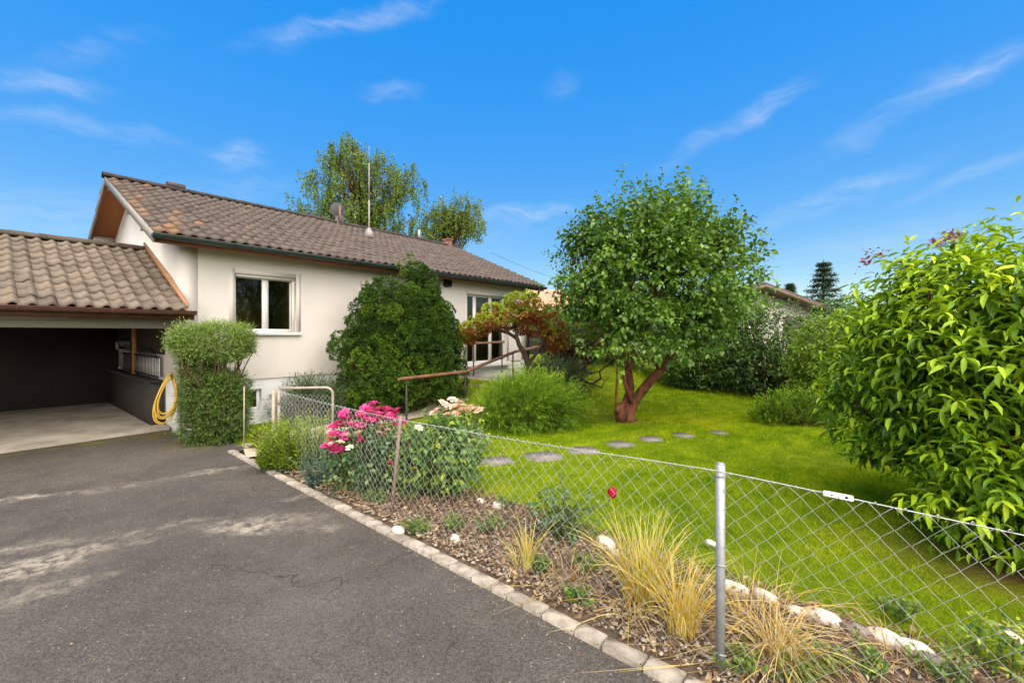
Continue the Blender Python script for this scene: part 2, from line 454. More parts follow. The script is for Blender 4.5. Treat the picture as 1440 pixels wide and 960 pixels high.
def asphalt_mat():
    m, t, b, o = newmat('asphalt')
    src = N(t, 'ShaderNodeTexCoord').outputs['Object']
    base = ramp(t, [(.3, (.054, .048, .040)), (.5, (.073, .064, .053)), (.72, (.094, .083, .068))], noisen(t, src, 1.3, 8, .65)).outputs[0]
    # single grains of stone in the tar
    vo = N(t, 'ShaderNodeTexVoronoi'); vo.inputs['Scale'].default_value = 140
    t.links.new(src, vo.inputs['Vector'])
    sepc = N(t, 'ShaderNodeSeparateColor'); t.links.new(vo.outputs['Color'], sepc.inputs[0])
    g1 = maprange(t, sepc.outputs[0], .0, 1, .55, 1.55)
    mm = N(t, 'ShaderNodeMix', data_type='RGBA', blend_type='MULTIPLY'); mm.inputs['Factor'].default_value = 1
    t.links.new(base, mm.inputs['A']); t.links.new(g1, mm.inputs['B'])
    col = mm.outputs['Result']
    vo2 = N(t, 'ShaderNodeTexVoronoi'); vo2.inputs['Scale'].default_value = 38
    t.links.new(src, vo2.inputs['Vector'])
    s2 = N(t, 'ShaderNodeSeparateColor'); t.links.new(vo2.outputs['Color'], s2.inputs[0])
    spk = mathn(t, 'MULTIPLY', mathn(t, 'GREATER_THAN', s2.outputs[1], .93), mathn(t, 'LESS_THAN', vo2.outputs['Distance'], .22))
    col = mixc(t, mathn(t, 'MULTIPLY', spk, .7), col, (.30, .26, .20))
    vc = N(t, 'ShaderNodeTexVoronoi', feature='DISTANCE_TO_EDGE'); vc.inputs['Scale'].default_value = .75
    wv = N(t, 'ShaderNodeTexNoise'); wv.inputs['Scale'].default_value = 3; wv.inputs['Detail'].default_value = 6; t.links.new(src, wv.inputs['Vector'])
    sc_ = N(t, 'ShaderNodeVectorMath', operation='MULTIPLY_ADD'); sc_.inputs[1].default_value = (.55, .55, 0); t.links.new(wv.outputs['Color'], sc_.inputs[0]); t.links.new(src, sc_.inputs[2])
    t.links.new(sc_.outputs[0], vc.inputs['Vector'])
    crack = mathn(t, 'MULTIPLY', mathn(t, 'LESS_THAN', vc.outputs['Distance'], .0045), maprange(t, noisen(t, src, .8, 3), .45, .6))
    col = mixc(t, mathn(t, 'MULTIPLY', crack, .75), col, (.018, .016, .014))
    oil = maprange(t, noisen(t, src, .55, 5, .6), .58, .76, 0, .28)
    col = mixc(t, oil, col, (.04, .035, .03))
    # dried dust
    p = lambda u, v: px(u, v)[:2]
    L = []
    for (u, v, l, w_, a, s) in [(375, 736, .62, .30, 20, 1.05), (450, 745, .42, .2, 10, .55), (320, 742, .5, .22, 20, .55), (295, 664, .75, .17, 30, .75), (40, 800, .6, .28, 30, 1.1), (110, 775, .7, .16, 30, .75),
                             (10, 703, .6, .17, 30, .8), (5, 775, .8, .2, 30, .6), (215, 745, .8, .16, 30, .45), (120, 690, 1.1, .2, 30, .4), (420, 700, .35, .12, 30, .5), (60, 830, .5, .3, 30, .5)]:
        q = p(u, v); L.append((q[0], q[1], l, w_, a, s))
    du = mathn(t, 'MULTIPLY', spots(t, src, L, .55, 2.6), 1.5)
    dn = maprange(t, noisen(t, src, 9, 9, .75), .42, .66)
    dust = mathn(t, 'MULTIPLY', du, dn, True)
    col = mixc(t, mathn(t, 'MULTIPLY', dust, .95), col, (.33, .285, .215))
    wide = maprange(t, noisen(t, src, .9, 6, .7), .5, .75, 0, .28)
    col = mixc(t, wide, col, (.17, .15, .125))
    # moss along the garage slab
    q0, q1, q2 = td(-.2, -.25), td(-1.0, -.32), td(-2.2, -.25)
    mo = spots(t, src, [(q0[0], q0[1], .8, .5, 50, 1.0), (q1[0], q1[1], .8, .3, 50, .9), (q2[0], q2[1], 1.1, .22, 52, .7), (-4.9, 6.75, .8, .45, -20, .8)], .5, 3)
    mn = mathn(t, 'MULTIPLY', mo, maprange(t, noisen(t, src, 5, 8, .7), .34, .58), True)
    mcol = ramp(t, [(.35, (.075, .045, .012)), (.6, (.16, .15, .015))], noisen(t, src, 7, 5)).outputs[0]
    col = mixc(t, mn, col, mcol)
    t.links.new(col, b.inputs['Base Color'])
    b.inputs['Roughness'].default_value = .8; b.inputs['Specular IOR Level'].default_value = .3
    bp = N(t, 'ShaderNodeBump'); bp.inputs['Strength'].default_value = .8; bp.inputs['Distance'].default_value = .006
    hgt = mathn(t, 'ADD', sepc.outputs[0], noisen(t, src, 60, 4))
    t.links.new(hgt, bp.inputs['Height']); t.links.new(bp.outputs[0], b.inputs['Normal'])
    return m

M = {}
M['soil'] = pmat('soil', [(.05, .035, .022), (.10, .07, .045), (.19, .145, .10)], 9, 8, .9, .8, 40, dist=.02)
M['field'] = pmat('field', [(.06, .09, .015), (.12, .17, .025)], .4, 8, .9)
M['kerbstone'] = pmat('kerbstone', [(0.1615, 0.1403, 0.1105), (0.255, 0.2253, 0.1827), (0.34, 0.306, 0.255)], 14, 8, .85, .5, 90, attr=[(0, (.75, .75, .75)), (1, (1.1, 1.1, 1.1))])
M['concrete'] = pmat('concrete', [(.27, .24, .195), (.37, .335, .28), (.44, .41, .35)], 3, 9, .85, .3, 60)
M['slab'] = pmat('slab', [(0.151, 0.1304, 0.103), (0.2471, 0.2196, 0.1785), (0.3432, 0.3157, 0.2677)], 1.6, 9, .8, .3, 40)
M['paver'] = pmat('paver', [(.36, .30, .22), (.48, .41, .31)], 6, 8, .85, .3, 60)
def render_mat():
    m, t, bs, o = newmat('wall_render')
    src = N(t, 'ShaderNodeTexCoord').outputs['Object']
    base = ramp(t, [(.3, (.52, .485, .45)), (.5, (.555, .52, .482)), (.7, (.58, .545, .507))], noisen(t, src, 1.1, 8)).outputs[0]
    mp = N(t, 'ShaderNodeMapping'); mp.inputs['Scale'].default_value = (5, 5, .35); t.links.new(src, mp.inputs[0])
    streak = maprange(t, noisen(t, mp.outputs[0], 2.2, 8, .7), .5, .78, 0, .10)
    col = mixc(t, streak, base, (.36, .33, .28))
    sp = N(t, 'ShaderNodeSeparateXYZ'); t.links.new(src, sp.inputs[0])
    splash = mathn(t, 'MULTIPLY', maprange(t, sp.outputs[2], .9, 1.3, .3, 0), maprange(t, noisen(t, src, 6, 8, .7), .4, .7), True)
    col = mixc(t, splash, col, (.33, .30, .24))
    t.links.new(col, bs.inputs['Base Color']); bs.inputs['Roughness'].default_value = .92; bs.inputs['Specular IOR Level'].default_value = .2
    bp = N(t, 'ShaderNodeBump'); bp.inputs['Strength'].default_value = .35; bp.inputs['Distance'].default_value = .008
    t.links.new(noisen(t, src, 90, 5), bp.inputs['Height']); t.links.new(bp.outputs[0], bs.inputs['Normal'])
    return m
M['render'] = render_mat()
M['plinth'] = pmat('plinth', [(.52, .53, .53), (.62, .63, .63)], 3, 8, .8, .2, 60)
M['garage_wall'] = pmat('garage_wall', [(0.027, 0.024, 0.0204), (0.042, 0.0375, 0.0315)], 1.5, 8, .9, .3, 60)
M['white_frame'] = pmat('white_frame', [(.72, .71, .69), (.78, .77, .75)], 4, 3, .35)
M['sill'] = pmat('sill', [(0.55, 0.53, 0.49), (0.66, 0.64, 0.6)], 8, 6, .7)
tile_tints = [(0, (.7, .69, .69)), (.25, (.92, .92, .92)), (.6, (1.06, 1.05, 1.03)), (.8, (1.18, 1.14, 1.08)), (.9, (1.75, 1.4, 1.0)), (1, (2.1, 1.5, .9))]
M['house_tile'] = pmat('house_tile', [(0.05481, 0.03967, 0.03248), (0.08091, 0.06171, 0.0522), (0.1096, 0.08816, 0.0754)], 5, 8, .8, .4, 60, attr=tile_tints)
M['garage_tile'] = pmat('garage_tile', [(0.09, 0.069, 0.051), (0.135, 0.1092, 0.0828), (0.18, 0.15, 0.114)], 5, 8, .8, .4, 60, attr=tile_tints)
M['pink_tile'] = pmat('pink_tile', [(.42, .21, .15), (.55, .30, .22)], 5, 6, .8, attr=tile_tints)
M['soffit'] = pmat('soffit', [(.13, .042, .016), (.21, .075, .028)], 6, 6, .6, stretch=(1, 8, 1))
M['bargeboard'] = pmat('bargeboard', [(0.198, 0.186, 0.168), (0.288, 0.276, 0.258)], 8, 7, .8, stretch=(1, 1, 4))
M['orange_board'] = pmat('orange_board', [(.26, .12, .05), (.40, .21, .10)], 5, 6, .7, stretch=(1, 1, 6))
M['green_gutter'] = pmat('green_gutter', [(.016, .026, .024), (.026, .038, .036)], 6, 4, .38)
M['copper_gutter'] = pmat('copper_gutter', [(.065, .026, .017), (.11, .046, .03)], 6, 5, .4, spec=.5)
M['dark_metal'] = pmat('dark_metal', [(.012, .012, .012), (.02, .02, .02)], 6, 4, .5)
M['galvanised'] = pmat('galvanised', [(0.255, 0.2635, 0.272), (0.357, 0.3655, 0.374)], 30, 6, .5, metal=.35)
M['rusty_post'] = pmat('rusty_post', [(0.15, 0.0975, 0.072), (0.24, 0.18, 0.144)], 20, 6, .8)
M['old_paint'] = pmat('old_paint', [(0.2376, 0.1935, 0.1472), (0.3696, 0.324, 0.266)], 18, 7, .7)
M['wire'] = pmat('wire', [(.42, .42, .39), (.58, .58, .55)], 20, 3, .45, metal=.25)
M['wood_rail'] = pmat('wood_rail', [(.13, .06, .03), (.25, .125, .065)], 6, 6, .6, .3, 40, stretch=(1, 1, 1))
M['timber'] = pmat('timber', [(.10, .05, .025), (.16, .08, .04)], 6, 6, .7)
M['hose'] = pmat('hose', [(.46, .29, .035), (.56, .37, .06)], 10, 3, .45)
M['curtain'] = pmat('curtain', [(.22, .18, .08), (.30, .25, .12)], 6, 4, .9, stretch=(8, 8, .3))
M['room'] = pmat('room', [(0.3, 0.255, 0.096), (0.39, 0.33, 0.132)], 2, 3, .9)
M['brown_shutter'] = pmat('brown_shutter', [(.09, .06, .045), (.14, .10, .075)], 4, 3, .5)
M['dish'] = pmat('dish_grey', [(.05, .045, .045), (.08, .075, .07)], 5, 3, .6)
M['mast'] = pmat('mast_grey', [(.20, .18, .16), (.30, .28, .26)], 20, 4, .6)
M['bark'] = pmat('bark', [(.045, .022, .013), (.10, .05, .028), (.17, .095, .06)], 7, 8, .85, .8, 30, stretch=(1, 1, .35), dist=.02)
M['bark_red'] = pmat('bark_red', [(0.0486, 0.01386, 0.00648), (0.1215, 0.0378, 0.01512), (0.2106, 0.07875, 0.0351)], 7, 8, .8, 1.0, 22, stretch=(1, 1, .35), dist=.05)
M['bark_dark'] = pmat('bark_dark', [(.02, .012, .008), (.05, .03, .02)], 9, 7, .9, .5)
M['bark_grey'] = pmat('bark_grey', [(.08, .07, .055), (.16, .14, .115)], 9, 7, .9, .5)
M['bark_birch'] = pmat('bark_birch', [(0.055, 0.04675, 0.0385), (0.1925, 0.176, 0.154)], 4, 6, .85, stretch=(1, 1, .3))
def glass_mat():
    m, t, b, o = newmat('window_glass')
    t.nodes.remove(b)
    gl = N(t, 'ShaderNodeBsdfGlossy'); gl.inputs['Roughness'].default_value = .01; gl.inputs['Color'].default_value = (.9, .95, .9, 1)
    tr = N(t, 'ShaderNodeBsdfTransparent'); tr.inputs[0].default_value = (.62, .60, .36, 1)
    fz = N(t, 'ShaderNodeFresnel'); fz.inputs['IOR'].default_value = 1.55
    ms = N(t, 'ShaderNodeMixShader')
    t.links.new(fz.outputs[0], ms.inputs[0]); t.links.new(tr.outputs[0], ms.inputs[1]); t.links.new(gl.outputs[0], ms.inputs[2])
    t.links.new(ms.outputs[0], o.inputs[0])
    return m
M['glass'] = glass_mat()

def structure(o):
    o['kind'] = 'structure'
    return o
# far ground, one sheet to the horizon
gb = MB()
xs = [-900, -200, -60, -24, -8, 0, 8, 24, 60, 200, 900]; ys = [-900, -200, -60, -24, -8, 0, 8, 24, 60, 200, 900]
for i in range(10):
    for j in range(10):
        gb.add([(xs[i], ys[j], -.06), (xs[i + 1], ys[j], -.06), (xs[i + 1], ys[j + 1], -.06), (xs[i], ys[j + 1], -.06)], [(0, 1, 2, 3)])
structure(gb.build('ground', M['field']))
# driveway
db = MB()
poly = [sm(7, -.205), sm(-6.56, -.262), sm(-6.56, .22), td(-.05, .35), td(-.05, -1.2), td(-7.5, -1.2), (-18, -2, 0), (-18, -9, 0), (7, -9, 0)]
db.add([(p[0], p[1], 0.0) for p in poly], [tuple(range(len(poly)))[::-1]])
structure(db.build('driveway', asphalt_mat()))

# lawn: a fine grid with the mound towards the house
def lawn_mat():
    m, t, b, o = newmat('lawn')
    src = N(t, 'ShaderNodeTexCoord').outputs['Object']
    c1 = ramp(t, [(.3, (.06, .095, .003)), (.5, (.125, .17, .005)), (.7, (.20, .23, .01))], noisen(t, src, 2.2, 9, .7)).outputs[0]
    fine = maprange(t, noisen(t, src, 42, 6, .7), .25, .75, .55, 1.4)
    mm = N(t, 'ShaderNodeMix', data_type='RGBA', blend_type='MULTIPLY'); mm.inputs['Factor'].default_value = 1
    t.links.new(c1, mm.inputs['A']); t.links.new(fine, mm.inputs['B'])
    q = px(790, 585)
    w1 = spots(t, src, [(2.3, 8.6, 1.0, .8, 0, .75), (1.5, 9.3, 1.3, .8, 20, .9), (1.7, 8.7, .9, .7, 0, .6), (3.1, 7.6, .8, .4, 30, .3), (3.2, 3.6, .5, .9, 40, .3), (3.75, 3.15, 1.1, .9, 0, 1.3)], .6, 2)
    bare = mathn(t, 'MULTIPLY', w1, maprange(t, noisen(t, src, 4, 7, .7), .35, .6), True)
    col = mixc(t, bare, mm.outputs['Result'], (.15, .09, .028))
    t.links.new(col, b.inputs['Base Color']); b.inputs['Roughness'].default_value = .95; b.inputs['Specular IOR Level'].default_value = .1
    bp = N(t, 'ShaderNodeBump'); bp.inputs['Strength'].default_value = .7; bp.inputs['Distance'].default_value = .03
    t.links.new(noisen(t, src, 30, 5), bp.inputs['Height']); t.links.new(bp.outputs[0], b.inputs['Normal'])
    return m
def in_lawn(x, y):
    """garden ground: beyond the fence line, in front of the house"""
    m = (x - P3[0]) * FM[0] + (y - P3[1]) * FM[1]
    d = (x - C0[0]) * EN[0] + (y - C0[1]) * EN[1]
    return (m > .55) & (d > -.3)
gx = np.arange(-6.6, 15.01, .15); gy = np.arange(-5, 24.01, .15)
X, Y = np.meshgrid(gx, gy, indexing='ij')
Z = ground_z(X, Y)
ok = in_lawn(X, Y) | (((X - P3[0]) * FU[0] + (Y - P3[1]) * FU[1] < -5.0) & ((X - P3[0]) * FM[0] + (Y - P3[1]) * FM[1] > -.1) & ((X - C0[0]) * EN[0] + (Y - C0[1]) * EN[1] > -.3))
ok |= (Y > 14) & (X > -4) & ((X - C0[0]) * EU[0] + (Y - C0[1]) * EU[1] > 9.6)
nx, ny = X.shape
idx = np.arange(nx * ny).reshape(nx, ny)
cell = ok[:-1, :-1] & ok[1:, :-1] & ok[1:, 1:] & ok[:-1, 1:]
quads = np.stack([idx[:-1, :-1][cell], idx[1:, :-1][cell], idx[1:, 1:][cell], idx[:-1, 1:][cell]], 1)
used = np.unique(quads); remap = np.zeros(nx * ny, int); remap[used] = np.arange(len(used))
V = np.stack([X.ravel(), Y.ravel(), Z.ravel()], 1)[used]
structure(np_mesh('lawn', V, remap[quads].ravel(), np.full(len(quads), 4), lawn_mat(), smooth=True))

# flower bed strip under the fence
bs = np.arange(-5.75, 6.0, .05); bm = np.linspace(-.19, 1.05, 26)
SS, MM = np.meshgrid(bs, bm, indexing='ij')
lim = .93 + .10 * np.sin(SS * 2.1) + .05 * np.sin(SS * 5.3 + 1)
kk = np.clip((MM + .19) / 1.24, 0, 1)
mm_ = -.118 - .072 * np.clip(-SS / 6.5, 0, 1) + kk * (lim + .118)
P = P3[None, None, :] + SS[..., None] * FU + mm_[..., None] * FM
bz = .004 + .045 * np.sin(np.pi * kk) + .012 * noise3(np.stack([P[..., 0].ravel(), P[..., 1].ravel(), 0 * P[..., 0].ravel()], 1), 9).reshape(SS.shape) * np.sin(np.pi * kk)
bz[:, -1] = -.03
bed_z = lambda m: .02 + .035 * np.sin(np.pi * np.clip((m + .19) / 1.2, 0, 1))
n1, n2 = SS.shape
idx = np.arange(n1 * n2).reshape(n1, n2)
q = np.stack([idx[:-1, :-1].ravel(), idx[1:, :-1].ravel(), idx[1:, 1:].ravel(), idx[:-1, 1:].ravel()], 1)
structure(np_mesh('flower_bed', np.stack([P[..., 0].ravel(), P[..., 1].ravel(), bz.ravel()], 1), q.ravel(), np.full(len(q), 4), M['soil'], smooth=True))

# kerb of small rough setts
kb = MB()
r = random.Random(5)
s = -6.62
while s < 5:
    l = r.uniform(.13, .24)
    k = np.clip(-s / 6.5, 0, 1.2)
    m0, m1 = -.215 - .06 * k + r.uniform(-.006, .006), -.115 - .07 * k + r.uniform(-.012, .008)
    a, c = sm(s + l / 2, (m0 + m1) / 2), None
    MX = Matrix.Translation((a[0], a[1], 0)) @ Matrix.Rotation(FENCE_ROT + r.uniform(-.04, .04), 4, 'Z') @ Matrix.Rotation(r.uniform(-.03, .03), 4, 'X')
    kb.bbox((-l / 2 + .004, -(m1 - m0) / 2, -.06), (l / 2 - .004, (m1 - m0) / 2, .022 + r.uniform(-.005, .007)), .007, r.random(), MX)
    s += l
structure(kb.build('kerb', M['kerbstone']))

# garden path from the gate to the steps
pb = MB()
ctr = [sm(-6.5, -.1), sm(-6.35, .5), np.array([-3.55, 7.55, 0]), np.array([-2.95, 8.3, 0]), td(3.0, 1.62), td(4.0, 1.5), td(4.95, 1.45)]
wid = [.46, .45, .42, .40, .38, .40, .45]
L0, R0 = [], []
for i in range(len(ctr)):
    d = ctr[min(i + 1, len(ctr) - 1)] - ctr[max(i - 1, 0)]; d = d / np.linalg.norm(d); nn = np.array([-d[1], d[0], 0])
    for lst, sg in ((L0, 1), (R0, -1)):
        p = ctr[i] + sg * wid[i] * nn; p[2] = max(.012, float(ground_z(p[0], p[1])) + .018); lst.append(p)
for i in range(len(ctr) - 1):
    v = [R0[i], R0[i + 1], L0[i + 1], L0[i]]
    pb.add(v, [(0, 1, 2, 3)])
structure(pb.build('garden_path', M['paver']))

# ================================================================== roofs of S tiles
def tile_roof(name, x0, x1, lo, hi, cw, L, mat, parent, tintf, seed=1, amp=.028):
    """one slope: lo / hi = (y, z) of the eave and of the ridge"""
    r = np.random.default_rng(seed)
    lo, hi = np.array(lo, float), np.array(hi, float)
    d = hi - lo; tot = np.linalg.norm(d); d = d / tot
    n = np.array([-d[1], d[0]]); n = n if n[1] > 0 else -n
    nc, nr = int(round((x1 - x0) / cw)), int(round(tot / L))
    cw, L = (x1 - x0) / nc, tot / nr
    u = np.linspace(0, 1, 10)
    prof = np.where(u > .45, amp * np.sin(np.pi * (u - .45) / .55), -.007 * np.sin(np.pi * u / .45))
    V, F, T, tint = [], [], [], []
    base = 0
    flipx = d[0] < 0
    for i in range(nr):
        for j in range(nc):
            jl, jx, js = r.normal(0, .0035), r.normal(0, .003), r.normal(0, .004)
            tv = tintf(i / nr, (j + .5) / nc, r)
            rows = []
            for (s, lift) in ((i * L - .03 + js, -.004), (i * L - .03 + js, .034), ((i + 1) * L, -.004)):
                xx = x0 + (j + u) * cw + jx
                hgt = prof + lift + jl + .004 * u
                rows.append(np.stack([xx, lo[0] + d[0] * s + n[0] * hgt, lo[1] + d[1] * s + n[1] * hgt], 1))
            V.append(np.concatenate(rows))
            for a in range(2):
                for k in range(9):
                    q = (base + a * 10 + k, base + a * 10 + k + 1, base + (a + 1) * 10 + k + 1, base + (a + 1) * 10 + k)
                    F.append(q if not flipx else q[::-1]); tint.append(tv)
            base += 30
    F = np.array(F)
    return np_mesh(name, np.concatenate(V), F.ravel(), np.full(len(F), 4), mat, parent, np.array(tint))
def ridge_caps(name, x0, x1, y, z, mat, parent, seed=1, step=.38, r0=.10):
    r = np.random.default_rng(seed); mb = MB()
    n = int((x1 - x0) / step); st = (x1 - x0) / n
    for i in range(n):
        a, b = x0 + i * st - .02, x0 + (i + 1) * st + .015
        tv = float(np.clip(r.normal(.45, .15), .05, .8))
        v, f = [], []
        K = 8
        for (xx, rr) in ((a, r0 + .012), (b, r0)):
            for k in range(K + 1):
                an = math.pi * (-.12 + 1.24 * k / K)
                v.append((xx, y + rr * 1.15 * math.cos(an), z + rr * .72 * math.sin(an) - .03))
            for k in range(K + 1):
                an = math.pi * (-.12 + 1.24 * (K - k) / K)
                v.append((xx, y + (rr - .018) * 1.15 * math.cos(an), z + (rr - .018) * .72 * math.sin(an) - .03))
        W_ = 2 * (K + 1)
        for k in range(W_):
            k2 = (k + 1) % W_
            f.append((k, k2, W_ + k2, W_ + k))
        for (o_) in (0, W_):
            for k in range(K):
                f.append((o_ + k, o_ + k + 1, o_ + W_ - 2 - k, o_ + W_ - 1 - k))
        mb.add(v, f, tv)
    return mb.build(name, mat, parent)
def half_gutter(name, x0, x1, y, z, r, mat, parent, th=.006):
    """half-round gutter along x with rolled front lip and end caps"""
    mb = MB(); K = 10
    v, f = [], []
    for xx in (x0, x1):
        for k in range(K + 1):
            an = math.pi + math.pi * k / K
            v.append((xx, y + r * math.cos(an), z + r * math.sin(an)))
        for k in range(K + 1):
            an = math.pi + math.pi * (K - k) / K
            v.append((xx, y + (r - th) * math.cos(an), z + (r - th) * math.sin(an)))
    W_ = 2 * (K + 1)
    for k in range(W_):
        f.append((k, (k + 1) % W_, W_ + (k + 1) % W_, W_ + k))
    mb.add(v, f)
    for xx in (x0, x1):
        mb.add([(xx + (.002 if xx == x1 else -.002), y + r * math.cos(math.pi + math.pi * k / K), z + r * math.sin(math.pi + math.pi * k / K)) for k in range(K + 1)], [tuple(range(K + 1))])
    mb.tube([(x0, y - r, z), (x1, y - r, z)], .011, 8)
    n = int((x1 - x0) / .9)
    for i in range(n + 1):
        xx = x0 + .1 + (x1 - x0 - .2) * i / max(1, n)
        mb.tube([(xx, y + (r + .004) * math.cos(math.pi + math.pi * k / 8), z + (r + .004) * math.sin(math.pi + math.pi * k / 8)) for k in range(9)], .007, 5)
    return mb.build(name, mat, parent)
def random_tint(i, j, r):
    return float(np.clip(r.normal(.45, .16), 0, .8))

# ================================================================== the house
house = thing('house', 'long cream rendered bungalow with brown tiled gable roof and dark green gutter', 'house', (C0[0], C0[1], 0), HOUSE_ROT)
EY, EZ, RY, RZ = -.5, 3.30, 3.85, 5.14
SL = (RZ - EZ) / (RY - EY)
X0, X1 = -.464, 9.85
BY = 7.7
roofz = lambda y: EZ + (y - EY) * SL if y < RY else RZ - (y - RY) * SL
windows = [(.82, 1.93, 1.745, 2.83), (3.40, 4.6, 1.745, 2.83)]
door_h = (6.76, 8.5, .85, 2.87)
base_win = (.72, 1.29, .25, .655)
wb = MB()
TH = .25
zt = 3.36
holes = [(*w_[:2], w_[2], w_[3]) for w_ in windows] + [door_h]
wb.sheet(TH, 9.5 - TH, .9, zt, 0, holes, lambda x, z: (x, 0, z))
wb.sheet(TH, 9.5 - TH, .9, zt, 0, holes, lambda x, z: (x, TH, z))
for (a, b, c, d) in holes:
    wb.add([(a, 0, c), (b, 0, c), (b, TH, c), (a, TH, c), (a, 0, d), (b, 0, d), (b, TH, d), (a, TH, d)], [(0, 1, 2, 3), (4, 7, 6, 5), (0, 3, 7, 4), (1, 5, 6, 2)])
def gable(x0, x1):
    p = [(.0, .9), (BY, .9), (BY, roofz(BY) - .13), (RY, RZ - .13), (0, roofz(0) - .13)]
    wb.prism(p, 0, x0, x1)
gable(0.0, TH); gable(9.5 - TH, 9.5)
wb.box((TH, BY - TH, .9), (9.5 - TH, BY, roofz(BY) - .13))
wb.build('wall', M['render'], house)
pl = MB()
pl.sheet(.03, 9.47, -.2, .9, 0, [base_win], lambda x, z: (x, .03, z))
a, b, c, d = base_win
pl.add([(a, .03, c), (b, .03, c), (b, .2, c), (a, .2, c), (a, .03, d), (b, .03, d), (b, .2, d), (a, .2, d)], [(0, 1, 2, 3), (4, 7, 6, 5), (0, 3, 7, 4), (1, 5, 6, 2)])
pl.box((.03, .2, -.2), (.04, BY, .9)); pl.box((9.46, .2, -.2), (9.47, BY, .9)); pl.box((.05, BY - .2, -.2), (9.45, BY - .03, .9))
pl.build('plinth', M['plinth'], house)
rb = MB()
rb.box((TH, TH, .82), (9.25, BY - TH, .88)); rb.box((TH, 3.6, .88), (9.25, 3.7, 3.2)); rb.box((TH, TH, 3.2), (9.25, BY - TH, 3.26))
rb.box((2.6, TH + .002, .88), (2.7, 3.6, 3.2)); rb.box((5.6, TH + .002, .88), (5.7, 3.6, 3.2))
rb.build('interior_wall', M['room'], house)
def house_tint(i, j, r):
    x = X0 + j * (X1 - X0)
    lichen = math.exp(-max(0, x + .3) / .45) * (.25 + .75 * math.exp(-((i - .3) / .28) ** 2))
    if r.random() < lichen * .8: return float(r.uniform(.8, 1.0))
    return float(np.clip(r.normal(.45, .15), 0, .8))
tile_roof('roof_tiles', X0, X1, (EY, EZ), (RY, RZ), .19, .335, M['house_tile'], house, house_tint, 2)
tile_roof('roof_tiles', X0, X1, (2 * RY - EY, EZ), (RY, RZ), .19, .335, M['house_tile'], house, house_tint, 3)
ridge_caps('ridge_tiles', X0 - .02, X1 + .02, RY, RZ + .05, M['house_tile'], house, 4)
dk = MB()      # roof boards seen from below at the overhangs
nrm_ = np.array([-SL, 1]) / math.hypot(1, SL)
for (ya, za, yb, zb) in ((EY + .04, EZ, RY, RZ), (2 * RY - EY - .04, EZ, RY, RZ)):
    dk.prism([(ya, za - .035), (yb, zb - .035), (yb, zb - .075), (ya, za - .075)], 0, X0 + .04, X1 - .04)
dk.build('roof_boards', M['soffit'], house)
for xx in (X0, X1 - .03):
    bb = MB(); bb.prism([(EY + .02, EZ - .0), (RY - .002, RZ - .0), (RY - .002, RZ - .17), (EY + .02, EZ - .17)], 0, xx, xx + .03); bb.build('bargeboard', M['bargeboard'], house)
    bb = MB(); bb.prism([(2 * RY - EY - .02, EZ), (RY + .002, RZ), (RY + .002, RZ - .17), (2 * RY - EY - .02, EZ - .17)], 0, xx, xx + .03); bb.build('bargeboard', M['brown_shutter'], house)  # rear slope boards made brown, their shadow put into the colour
# purlin ends carrying the overhang
for yy in (1.75, RY, 2 * RY - 1.75, 6.6, 1.0 - .4):
    z = roofz(yy) - .08
    for (xa, xb) in ((X0 + .05, .02), (9.48, X1 - .05)):
        pe = MB(); pe.box((xa, yy - .06, z - .2), (xb, yy + .06, z - .02)); pe.build('purlin', M['bargeboard'], house)
fs = MB()
fs.box((X0 + .04, EY + .06, EZ - .16), (X1 - .04, EY + .085, EZ - .04))
fs.add([(X0 + .04, EY + .085, EZ - .15), (X1 - .04, EY + .085, EZ - .15), (X1 - .04, 0, EZ + .005), (X0 + .04, 0, EZ + .005)], [(0, 1, 2, 3)])
fs.build('fascia', M['soffit'], house)
half_gutter('gutter', X0 - .02, X1 + .02, EY - .045, EZ - .045, .068, M['green_gutter'], house)
dp = MB()
dp.tube([(9.5, EY - .045, EZ - .1), (9.5, EY - .045, EZ - .22), (9.52, EY + .1, EZ - .33), (9.54, -.15, EZ - .40), (9.55, -.06, EZ - .52), (9.55, -.06, .3)], .04, 8)
dp.build('downpipe', M['dark_metal'], house)

def window(parent, name, x0, x1, z0, z1, y, splits, sill=True, fw=.06, shutter_side=None, frame_mat='white_frame'):
    fb = MB()
    fb.box((x0, y, z0), (x0 + fw, y + .06, z1)); fb.box((x1 - fw, y, z0), (x1, y + .06, z1))
    fb.box((x0 + fw, y, z0), (x1 - fw, y + .06, z0 + fw)); fb.box((x0 + fw, y, z1 - fw), (x1 - fw, y + .06, z1))
    edges = [x0 + fw] + [x for x in splits] + [x1 - fw]
    for x in splits:
        fb.box((x - .055, y - .004, z0 + fw), (x + .055, y + .062, z1 - fw))
    f = fb.build(name, M[frame_mat], parent)
    pb_ = MB()
    for i in range(len(edges) - 1):
        a_ = edges[i] + (.055 if i else 0); b_ = edges[i + 1] - (.055 if i + 1 < len(edges) - 1 else 0)
        pb_.add([(a_, y + .03, z0 + fw), (b_, y + .03, z0 + fw), (b_, y + .03, z1 - fw), (a_, y + .03, z1 - fw)], [(0, 1, 2, 3)])
    pb_.build('pane', M['glass'], f)
    if sill:
        s_ = MB(); s_.bbox((x0 - .09, -.07, z0 - .07), (x1 + .09, y - .002, z0 - .004), .008)
        s_.build('sill', M['sill'], f)
    return f
